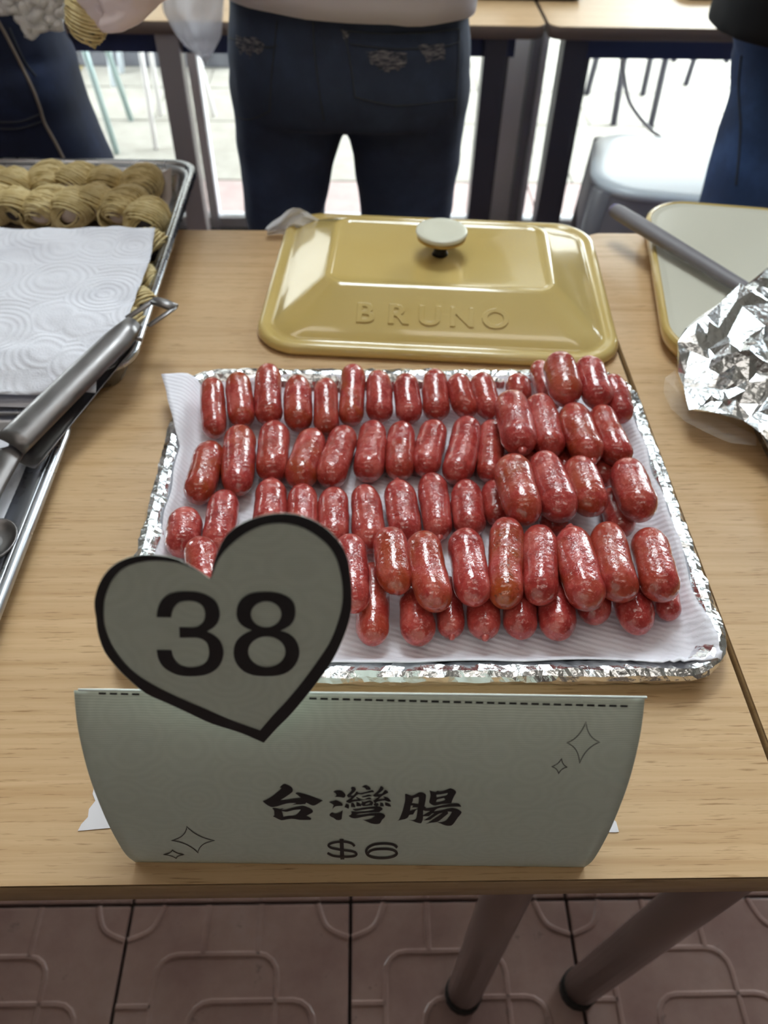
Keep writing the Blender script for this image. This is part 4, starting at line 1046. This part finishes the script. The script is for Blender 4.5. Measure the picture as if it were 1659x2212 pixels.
# outdoor chairs: legs reach the pavement, seats hidden above
def outdoor(name, feet, seat_c, size, mat, label, r=.014, h=.62, mat2=None):
    t = thing(name, label, 'stool', (seat_c[0], seat_c[1], 0), 'stools outside on the pavement')
    cx, cy = seat_c
    sub('seat', *loft([rrect(cx, cy, size, size, .04, h, 6), rrect(cx, cy, size + .005, size + .005, .045, h + .015, 6), rrect(cx, cy, size - .005, size - .005, .04, h + .03, 6)]), M[mat], t)
    for (fx, fy) in feet:
        tx, ty = cx + (size - .03) * (1 if fx > cx else -1), cy + (size - .03) * (1 if fy > cy else -1)
        sub('leg', *tube([(fx, fy, 0), (tx, ty, h + .004)], r, 10), M[mat2 or mat], t)
    return t
outdoor('metal_stool', [(-.94, 3.08), (-1.24, 3.10), (-.95, 3.40), (-1.24, 3.40)], (-1.12, 3.25), .13, 'greenmetal', 'pale green metal stool outside, nearest the glass at the left', .011)
outdoor('metal_stool', [(-.80, 3.12), (-.66, 3.12), (-.84, 3.46), (-.62, 3.46)], (-.745, 3.29), .09, 'alu_frame', 'silver metal stool outside, right of the pale green one', .009)
outdoor('metal_stool', [(-1.10, 3.78), (-.86, 3.78), (-1.10, 3.95), (-.86, 3.95)], (-.98, 3.87), .11, 'white_plastic', 'white metal stool outside, farther back at the left', .013)
outdoor('metal_stool', [(1.036, 3.411), (1.186, 3.391), (.99, 3.75), (1.24, 3.75)], (1.11, 3.58), .12, 'dark_leg', 'dark metal stool outside behind the white indoor stool', .014)
outdoor('metal_stool', [(1.47, 3.88), (1.68, 3.86), (1.50, 4.2), (1.76, 4.2)], (1.62, 4.02), .13, 'dark_leg', 'dark metal stool outside, right of the other dark one', .014)
# dark trays on the far tables
def low_tray(x0, x1, y0, y1, label):
    b = ((x0 + x1) / 2, (y0 + y1) / 2, TZ); w, d_ = (x1 - x0) / 2, (y1 - y0) / 2
    R = lambda a, r, z: rrect(b[0], b[1], w + a, d_ + a, r, TZ + z, 6)
    top('serving_tray', *loft([R(-.01, .02, .001), R(0, .03, .02), R(-.006, .025, .0205), R(-.014, .02, .004)]), M['black'], b, label, 'tray', 'black trays on the far tables')
ya = onz(1100, 3, TZ).y
low_tray(onz(1010, 3, TZ).x - .2, onz(1262, 3, TZ).x, ya, 2.42, 'black tray at the back of the far left table')
ya = onz(1530, 8, TZ).y + .02
low_tray(onz(1475, 3, TZ).x, 1.2, ya, 2.42, 'black tray on the far right table beside the person in blue jeans')
# plastic bag at the left of the middle person
def bagf(u, v_):
    Y = 1.90
    L0, R0 = ony(340, -60, Y), ony(490, -60, Y)
    bot = [(342, -60), (352, 20), (372, 62), (395, 95), (425, 118)], [(490, -60), (482, 20), (478, 80), (462, 110), (445, 138)]
    def ed(e, f):
        f *= 4; i = min(int(f), 3); a_, b2 = e[i], e[i + 1]; return a_[0] + (b2[0] - a_[0]) * (f - i), a_[1] + (b2[1] - a_[1]) * (f - i)
    a_, b2 = ed(bot[0], v_), ed(bot[1], v_)
    p = ony(a_[0] + (b2[0] - a_[0]) * u, a_[1] + (b2[1] - a_[1]) * u, Y)
    blg = .05 * math.sin(PI * u) * math.sin(PI * min(v_ + .1, 1)) + .012 * nz(u * 9, v_ * 5)
    return p, blg
Vf, Ff = grid(22, 22, lambda u, v_: tuple(bagf(u, v_)[0] - Vector((0, bagf(u, v_)[1], 0))))
Vb, Fb = grid(22, 22, lambda u, v_: tuple(bagf(u, v_)[0] + Vector((0, bagf(u, v_)[1] * .7, 0))))
top('plastic_bag', *J((Vf, Ff), (Vb, [f[::-1] for f in Fb])), M['bag'], tuple(ony(420, 60, 1.9)), 'translucent white plastic bag hanging by the far table beside the ripped jeans', 'bag')

# ================================================================== PEOPLE
def ering(cx, cy, rx, ry, z, n=28, p=2.3):
    out = []
    for k in range(n):
        a = 2 * PI * k / n; c, s = math.cos(a), math.sin(a)
        out.append(Vector((cx + rx * abs(c) ** (2 / p) * (1 if c >= 0 else -1), cy + ry * abs(s) ** (2 / p) * (1 if s >= 0 else -1), z)))
    return out
def body_loft(rows, n=28): return loft([ering(*r, n=n) for r in rows])
def surf(vs, fs): return BVHTree.FromPolygons([tuple(v_) for v_ in vs], fs)
def hit(bvh, x, y, off=.0):
    r = ray(x, y).normalized(); h_ = bvh.ray_cast(C0, r)
    if h_[0] is None: return None
    return h_[0] - r * off
def seam(bvh, px, rad, off=.0005, n=10):
    c = catmull(px, n, False); pts = [hit(bvh, p.x, p.y, off) for p in c]; pts = [p for p in pts if p is not None]
    return tube(pts, rad, 6) if len(pts) > 2 else None
def patch(bvh, poly, off, seed=0, n=2):
    return flat([poly], lambda x, y: (hit(bvh, x, y, off) or ony(x, y, 1.3)), 7, n)
def hand(wrist, dirv, palm_n, size=.085, curl=.5, side=1):
    """palm and five curled fingers as one continuous set of volumes"""
    d = dirv.normalized(); n = (palm_n - d * palm_n.dot(d)).normalized(); s = d.cross(n) * side
    parts = [tube([wrist - d * .02, wrist, wrist + d * size * .5, wrist + d * size], [(.024, .020), (.026, .018), (.040, .016), (.038, .014)], 12)]
    for k, (o, L) in enumerate(((-.030, .062), (-.010, .072), (.010, .068), (.029, .055))):
        b_ = wrist + d * size * .92 + s * o; pts = [b_ - d * .02]; p = b_; dd_ = d.copy(); 
        for j in range(3):
            q = Matrix.Rotation(curl * (.7 + .3 * j), 3, s); dd_ = q @ dd_; p = p + dd_ * L / 3 * 1.15; pts.append(p.copy())
        parts.append(tube(pts, [.0095, .009, .0085, .0065], 8))
    b_ = wrist + d * size * .30 - s * .030
    pts = [b_ + s * .012, b_ - s * .010 + d * .012, b_ - s * .018 + d * .036 + n * .012, b_ - s * .012 + d * .058 + n * .024]
    parts.append(tube(pts, [.013, .012, .010, .008], 8))
    return parts
def shoe(cx, cy, fy, m, parent):
    V, Fs = body_loft([(cx, cy + fy * .06, .045, .13, 0), (cx, cy + fy * .06, .048, .135, .02), (cx, cy + fy * .055, .044, .125, .045), (cx, cy + fy * .02, .038, .085, .07), (cx, cy, .036, .05, .10)])
    sub('shoe', V, Fs, m, parent)
def head_parts(c, face):
    """skull with brow, nose, chin and ears; face = +1 looks away from the camera side"""
    rows = [(c.x, c.y, .055, .060, c.z - .115), (c.x, c.y + face * .008, .062, .078, c.z - .085), (c.x, c.y + face * .004, .072, .092, c.z - .03), (c.x, c.y, .076, .098, c.z + .03), (c.x, c.y, .066, .085, c.z + .085), (c.x, c.y, .030, .04, c.z + .115)]
    ps = [loft([ering(*r, n=20, p=2.0) for r in rows])]
    ps.append(tube([c + Vector((0, face * .088, .02)), c + Vector((0, face * .110, -.018)), c + Vector((0, face * .09, -.03))], [.008, .013, .008], 8))
    for sx in (-1, 1): ps.append(tube([c + Vector((sx * .07, 0, .018)), c + Vector((sx * .083, -face * .008, 0)), c + Vector((sx * .072, 0, -.025))], [(.006, .012), (.007, .016), (.005, .01)], 8))
    ps.append(tube([c + Vector((0, face * .086, -.055)), c + Vector((0, face * .094, -.062)), c + Vector((0, face * .084, -.072))], [.012, .014, .010], 8))
    ps.append(tube([c + Vector((0, -face * .01, -.09)), c + Vector((0, -face * .015, -.20))], [.052, .058], 14))
    return ps
def person_top(root, cx, cy, zs, mat, lean=0.0, face=1, arms=None, w=.19, skin_hands=True, hem=.95, sleeve=None):
    """torso, sleeves, neck, head, hair and arms above the frame"""
    sh = 1.42
    rows = [(cx, cy, w * .98, .15 if hem < .9 else .128, hem), (cx, cy + lean * .2, w * .95, .14 if hem < .9 else .122, hem + .08), (cx, cy + lean * .5, w * .98, .125, 1.20), (cx, cy + lean * .8, w * 1.05, .125, 1.33), (cx, cy + lean, w * 1.0, .105, sh), (cx, cy + lean, .07, .06, sh + .045)]
    parts = [body_loft(rows)]
    for sx, pth in arms.items():
        parts.append(tube(catmull(pth[:3], 5, False), [.058 - .0022 * i for i in range(11)], 14))
    V, Fs = blend(parts, .012, 5)
    sub('top', V, Fs, mat, root)
    hp = []
    for sx, pth in arms.items():
        fw = pth[2]; hw = pth[3]; d_ = (hw - fw)
        hp.append(tube([fw - d_ * .15, fw + d_ * .5, hw], [.034, .031, .025], 12))
        hp += hand(hw, pth[4] if len(pth) > 4 else d_, pth[5] if len(pth) > 5 else Vector((0, face, .2)), .085, .5, sx)
    hc = Vector((cx, cy + lean * 1.1, sh + .235)); hp += head_parts(hc, face)
    hp.append(body_loft([(cx, cy + lean, .10, .07, sh - .05), (cx, cy + lean, .062, .055, sh + .05)]))
    V, Fs = blend(hp, .0045, 2)
    bd = sub('body', V, Fs, M['skin'], root)
    hr = []
    for i in range(9):
        q = i / 8 * PI * .58; rr = math.sin(q)
        hr.append([hc + Vector((.084 * rr * math.cos(2 * PI * k / 20), -face * .010 + .106 * rr * math.sin(2 * PI * k / 20), .002 + .124 * math.cos(q))) for k in range(20)])
    # cut the hair open over the face
    V, Fs = loft(hr, False, False); V = [v_ + Vector((0, -face * .012, .012 if (v_.y - hc.y) * face > .05 else -.004)) for v_ in V]
    sub('hair', V, Fs, M['hair'], root)
    for sx in (-1, 1):
        ec = hc + Vector((sx * .030, face * .089, .005))
        sub('eye', *loft([[ec + Vector((.012 * math.sin(a) * math.cos(2 * PI * k / 10), .006 * math.cos(a), .007 * math.sin(a) * math.sin(2 * PI * k / 10))) for k in range(10)] for a in (.05, .8, 1.57, 2.3, 3.09)]), M['black'], root)
    return bd

# --- middle person, back to the viewer
mp = thing('person', 'person with back turned in ripped dark jeans and pale shirt hem', 'person', (-.02, 1.36, 0), 'people behind the tables')
cx, cy = -.022, 1.385
pel = body_loft([(cx, cy, .175, .115, 1.00), (cx, cy, .182, .118, .94), (cx, cy - .008, .1905, .128, .88), (cx, cy - .01, .191, .132, .83), (cx, cy - .005, .186, .125, .80), (cx, cy, .13, .09, .785)])
def leg_l(rows): return body_loft(rows)
ll = leg_l([(-.118, cy, .098, .105, .84), (-.124, cy, .090, .098, .76), (-.134, cy, .080, .088, .70), (-.143, cy, .072, .08, .62), (-.141, cy, .060, .072, .50), (-.142, cy + .01, .056, .068, .30), (-.143, cy + .015, .054, .066, .06)])
rl = leg_l([(.072, cy, .100, .105, .84), (.070, cy, .096, .098, .76), (.073, cy, .091, .090, .70), (.076, cy, .082, .082, .62), (.072, cy, .068, .074, .50), (.076, cy + .01, .060, .068, .30), (.078, cy + .015, .056, .066, .06)])
V, Fs = blend([pel, ll, rl], .0075, 4)
V = [v_ + Vector((.003 * nz(v_.x * 9, v_.y * 9, v_.z * 22), .005 * nz(v_.x * 12, 2, v_.z * 26), 0)) for v_ in V]
jn = sub('jeans', V, Fs, M['denim_dark'], mp); bv = surf(V, Fs)
for px in ([(676, 45), (680, 120), (690, 200), (700, 260)], [(598, 45), (592, 110), (586, 170), (583, 240)], [(480, 75), (520, 90), (575, 102), (598, 98)], [(583, 240), (540, 258), (510, 252)],
           [(735, 62), (748, 90), (760, 160), (766, 210)], [(745, 66), (820, 72), (920, 70), (990, 62)], [(755, 95), (860, 106), (960, 100), (992, 90)], [(992, 62), (990, 150), (982, 250)], [(766, 210), (860, 228), (985, 215)]):
    g = seam(bv, px, .0012)
    if g: sub('seam', *g, M['seam'], jn)
for poly in ([(508, 75), (560, 85), (572, 100), (560, 118), (545, 112), (540, 128), (530, 112), (518, 118), (510, 95)],
             [(790, 112), (830, 108), (880, 116), (878, 140), (862, 152), (845, 150), (838, 158), (815, 145), (800, 135)], [(900, 98), (960, 92), (962, 130), (945, 128), (925, 138), (915, 118)], [(738, 66), (756, 68), (752, 92), (742, 88)]):
    rag = []
    rr = random.Random(len(poly))
    for i, p in enumerate(poly):
        q_ = poly[(i + 1) % len(poly)]
        for f in (0, .25, .5, .75): rag.append((p[0] + (q_[0] - p[0]) * f + rr.uniform(-2, 2), p[1] + (q_[1] - p[1]) * f + rr.uniform(-3, 3)))
    V, Fs = patch(bv, rag, .0015, 0, 1)
    sub('frayed_tear', V, Fs, M['fray'], jn, False)
shoe(-.143, cy + .01, 1, M['black_cloth'], mp); shoe(.078, cy + .01, 1, M['black_cloth'], mp)
hem = []
for k, (dz, e) in enumerate(((0, .006), (.02, .008), (.06, .008), (.10, .006), (.16, .004))):
    ring = ering(cx, cy, .184 + e, .122 + e, 0, 48)
    for p in ring:
        f = (p.x - cx) / .19
        p.z = .951 - .010 * max(0, f) + .012 * max(0, -f) + dz + .003 * nz(p.x * 20, 1)
    hem.append(ring)
sub('shirt_hem', *thick(*loft(hem, False, False), .003), M['tee'], mp)
person_top(mp, cx, cy, 0, M['black_cloth'], .03, 1, {1: [Vector((cx + .19, cy + .03, 1.38)), Vector((cx + .215, cy + .04, 1.22)), Vector((cx + .24, cy + .20, 1.10)), Vector((cx + .16, cy + .36, 1.08))],
                                                   -1: [Vector((cx - .19, cy + .03, 1.38)), Vector((cx - .215, cy + .04, 1.22)), Vector((cx - .24, cy + .20, 1.10)), Vector((cx - .16, cy + .36, 1.08))]}, hem=1.0)

# --- left person, facing the viewer
lp2 = thing('person', 'person in indigo jeans and fluffy white knit holding a roll, gloved hand', 'person', (-.62, 1.42, 0), 'people behind the tables')
sil = [(128, 40), (150, 110), (170, 180), (187, 235), (208, 285), (234, 340), (262, 400), (300, 500)]
rows = []
Yl = 1.40
E_r = [ony(x, y, Yl) for x, y in sil]
def xr(z):
    for a_, b2 in zip(E_r, E_r[1:]):
        if b2.z <= z <= a_.z: return a_.x + (b2.x - a_.x) * (a_.z - z) / (a_.z - b2.z)
    return E_r[0].x if z > E_r[0].z else E_r[-1].x
pel = body_loft([(xr(1.0) - .17, Yl, .165, .11, 1.02), (xr(.94) - .18, Yl, .178, .118, .94), (xr(.87) - .19, Yl, .188, .125, .87), (xr(.81) - .193, Yl, .190, .122, .81), (xr(.78) - .18, Yl, .15, .09, .77)])
ll = leg_l([(xr(.84) - .10, Yl, .098, .115, .86)] + [(xr(z) - w_, Yl, w_, w_ * 1.1, z) for z, w_ in ((.78, .098), (.72, .092), (.66, .086), (.60, .080))] + [(xr(.60) - .075, Yl + .01, .070, .080, .45), (xr(.60) - .07, Yl + .02, .062, .07, .25), (xr(.6) - .07, Yl + .02, .056, .066, .06)])
rl = leg_l([(xr(.84) - .28, Yl, .095, .11, .86), (xr(.84) - .29, Yl + .02, .09, .10, .75), (xr(.84) - .29, Yl + .03, .078, .09, .6), (xr(.84) - .29, Yl + .04, .07, .08, .45), (xr(.84) - .29, Yl + .05, .06, .068, .25), (xr(.84) - .29, Yl + .05, .056, .066, .06)])
V, Fs = blend([pel, ll, rl], .0075, 4)
V = [v_ + Vector((.003 * nz(v_.x * 9, v_.y * 9, v_.z * 22), .005 * nz(v_.x * 12, 7, v_.z * 26), 0)) for v_ in V]
jn = sub('jeans', V, Fs, M['denim_ink'], lp2); bv = surf(V, Fs)
g = seam(bv, [(-10, 35), (15, 80), (48, 145), (72, 195), (86, 232), (96, 265), (118, 305), (140, 348)], .0028)
if g: sub('frayed_seam', *g, M['seam_pale'], jn)
for px in ([(0, 264), (45, 262), (88, 246)], [(0, 278), (45, 277), (92, 262)], [(20, 60), (52, 130), (78, 165)]):
    g = seam(bv, px, .0016)
    if g: sub('seam', *g, M['seam'], jn)
shoe(xr(.6) - .07, Yl + .02, -1, M['black_cloth'], lp2); shoe(xr(.84) - .29, Yl + .05, -1, M['black_cloth'], lp2)
bc = xr(.9) - .18
gh = ony(330, 0, 1.13)
rt_w = Vector((gh.x + .055, gh.y + .06, gh.z + .075))
person_top(lp2, bc, Yl, 0, M['knit'], -.05, -1, {1: [Vector((bc + .20, Yl - .05, 1.38)), Vector((bc + .25, Yl - .13, 1.22)), Vector((rt_w.x + .05, rt_w.y + .10, rt_w.z + .06)), rt_w, Vector((-.6, -.35, -.75)), Vector((-.7, 0, .3))],
                                                 -1: [Vector((bc - .20, Yl - .05, 1.38)), Vector((bc - .27, Yl - .10, 1.20)), Vector((bc - .16, Yl - .22, 1.12)), Vector((bc - .02, Yl - .27, 1.08))]}, hem=.965)
# knitted hem hanging over the jeans
def knitf(u, v_):
    e0 = [(-60, -60), (30, -60), (90, -60), (134, -60)]; e1 = [(-70, 20), (20, 28), (70, 66), (132, 62)]
    f = u * 3; i = min(int(f), 2); g_ = f - i
    x = (e0[i][0] * (1 - g_) + e0[i + 1][0] * g_) * (1 - v_) + (e1[i][0] * (1 - g_) + e1[i + 1][0] * g_) * v_
    y = (e0[i][1] * (1 - g_) + e0[i + 1][1] * g_) * (1 - v_) + (e1[i][1] * (1 - g_) + e1[i + 1][1] * g_) * v_
    k = math.exp(-((u - .62) / .07) ** 2) * 22 * v_ + 4 * nz(u * 14, 3) * v_
    p = ony(x, y + k, 1.262)
    return tuple(p + Vector((0, .012 * nz(u * 11, v_ * 11) + .03 * abs(u - .5) ** 2, .0)))
V, Fs = thick(*grid(46, 30, knitf), .010)
sub('knitted_hem', V, Fs, M['knit'], lp2)
# gloved hand (continuous with the wrist) holding the roll
g0 = ony(362, -62, 1.12); d0 = (ony(232, -8, 1.11) - g0).normalized()
gl_parts = [tube([g0 - d0 * .06 + Vector((.02, .03, .05)), g0, g0 + d0 * .045, g0 + d0 * .085], [(.034, .030), (.036, .026), (.042, .024), (.036, .020)], 16)]
for k, (ox, oz, L, cr) in enumerate(((.00, -.024, .045, .2), (-.004, -.010, .058, .25), (-.006, .006, .062, .25), (-.004, .022, .056, .3))):
    b_ = g0 + d0 * .068 + Vector((0, -.010 - .003 * k, oz)); p = b_.copy(); dd_ = d0.copy(); pts = [b_ - d0 * .02]
    for j in range(3):
        dd_ = Matrix.Rotation(-cr * (1 + .4 * j), 3, 'Z') @ dd_; p = p + dd_ * L / 3; pts.append(p.copy())
    gl_parts.append(tube(pts, [.0105, .010, .0095, .008], 10))
b_ = g0 + d0 * .02 + Vector((0, -.015, -.012))
gl_parts.append(tube([b_, b_ + d0 * .02 + Vector((0, -.012, -.010)), b_ + d0 * .045 + Vector((0, -.020, -.012)), b_ + d0 * .065 + Vector((0, -.018, -.008))], [.014, .012, .011, .008], 10))
V, Fs = blend(gl_parts, .0032, 3)
V = [v_ + Vector((.0018 * nz(v_.x * 70, v_.y * 70, v_.z * 70), .0018 * nz(v_.x * 60, v_.z * 60), .0018 * nz(v_.y * 80, v_.x * 70))) for v_ in V]
sub('gloved_hand', V, Fs, M['glove'], lp2)
rp = ony(188, 28, 1.12)
t = thing('noodle_roll', 'noodle-wrapped roll with dark seaweed held up by the gloved hand', 'food roll', rp)
t.rotation_euler = (math.radians(62), math.radians(12), math.radians(8)); t.scale = (.98, 1.15, .98)
for nm, me_ in (('noodle_wrap', RM[1][0]), ('filling', RM[1][1][1])):
    o = bpy.data.objects.new(nm, me_); COL.objects.link(o); o.parent = t
    if nm == 'noodle_wrap': o['kind'] = 'stuff'

# --- right person
rp2 = thing('person', 'person in mid-blue jeans and a black top at the right edge', 'person', (1.0, 1.5, 0), 'people behind the tables')
Yr = 1.50
silr = [(1576, -60), (1582, 30), (1600, 120), (1598, 180), (1582, 225), (1560, 280), (1545, 325), (1528, 375), (1505, 442), (1480, 520)]
E_l = [ony(x, y, Yr) for x, y in silr]
def xl(z):
    for a_, b2 in zip(E_l, E_l[1:]):
        if b2.z <= z <= a_.z: return a_.x + (b2.x - a_.x) * (a_.z - z) / (a_.z - b2.z)
    return E_l[0].x if z > E_l[0].z else E_l[-1].x
pel = body_loft([(xl(.96) + .17, Yr, .165, .12, .98), (xl(.90) + .178, Yr, .178, .125, .91), (xl(.86) + .185, Yr, .186, .13, .86), (xl(.80) + .20, Yr, .188, .125, .80), (xl(.78) + .2, Yr, .15, .09, .76)])
zl = [.84, .78, .72, .66, .60, .55]
ll = leg_l([(xl(z) + w_ - .005 - .004 * i, Yr - .02 * i, w_, w_ * 1.05, z) for i, (z, w_) in enumerate(zip(zl, (.10, .098, .095, .092, .088, .084)))] + [(xl(.55) + .075, Yr - .10, .072, .08, .42), (xl(.55) + .08, Yr - .06, .066, .07, .22), (xl(.55) + .08, Yr - .03, .058, .066, .06)])
rl = leg_l([(xl(.84) + .28, Yr, .10, .11, .84), (xl(.84) + .28, Yr, .095, .105, .72), (xl(.84) + .27, Yr - .01, .085, .095, .6), (xl(.84) + .27, Yr, .075, .085, .45), (xl(.84) + .27, Yr + .02, .064, .07, .25), (xl(.84) + .27, Yr + .04, .058, .066, .06)])
V, Fs = blend([pel, ll, rl], .0075, 4)
V = [v_ + Vector((.006 * nz(v_.x * 9, v_.y * 9, v_.z * 14), .010 * nz(v_.x * 12, 7, v_.z * 14), 0)) for v_ in V]
jn = sub('jeans', V, Fs, M['denim_blue'], rp2); bv = surf(V, Fs)
g = seam(bv, [(1602, 120), (1596, 180), (1598, 235), (1600, 270), (1597, 330), (1590, 400)], .002)
if g: sub('seam', *g, M['seam'], jn)
shoe(xl(.55) + .08, Yr - .03, -1, M['black_cloth'], rp2); shoe(xl(.84) + .27, Yr + .04, -1, M['black_cloth'], rp2)
bc = xl(.95) + .185
person_top(rp2, bc, Yr, 0, M['black_cloth'], 0, -1, {1: [Vector((bc + .19, Yr, 1.38)), Vector((bc + .26, Yr - .02, 1.20)), Vector((bc + .22, Yr - .14, 1.06)), Vector((bc + .12, Yr - .26, 1.05))],
                                                     -1: [Vector((bc - .19, Yr, 1.38)), Vector((bc - .22, Yr - .04, 1.24)), Vector((bc - .17, Yr - .18, 1.16)), Vector((bc - .06, Yr - .28, 1.14))]}, hem=.885, w=.203)
bpy.context.view_layer.update()
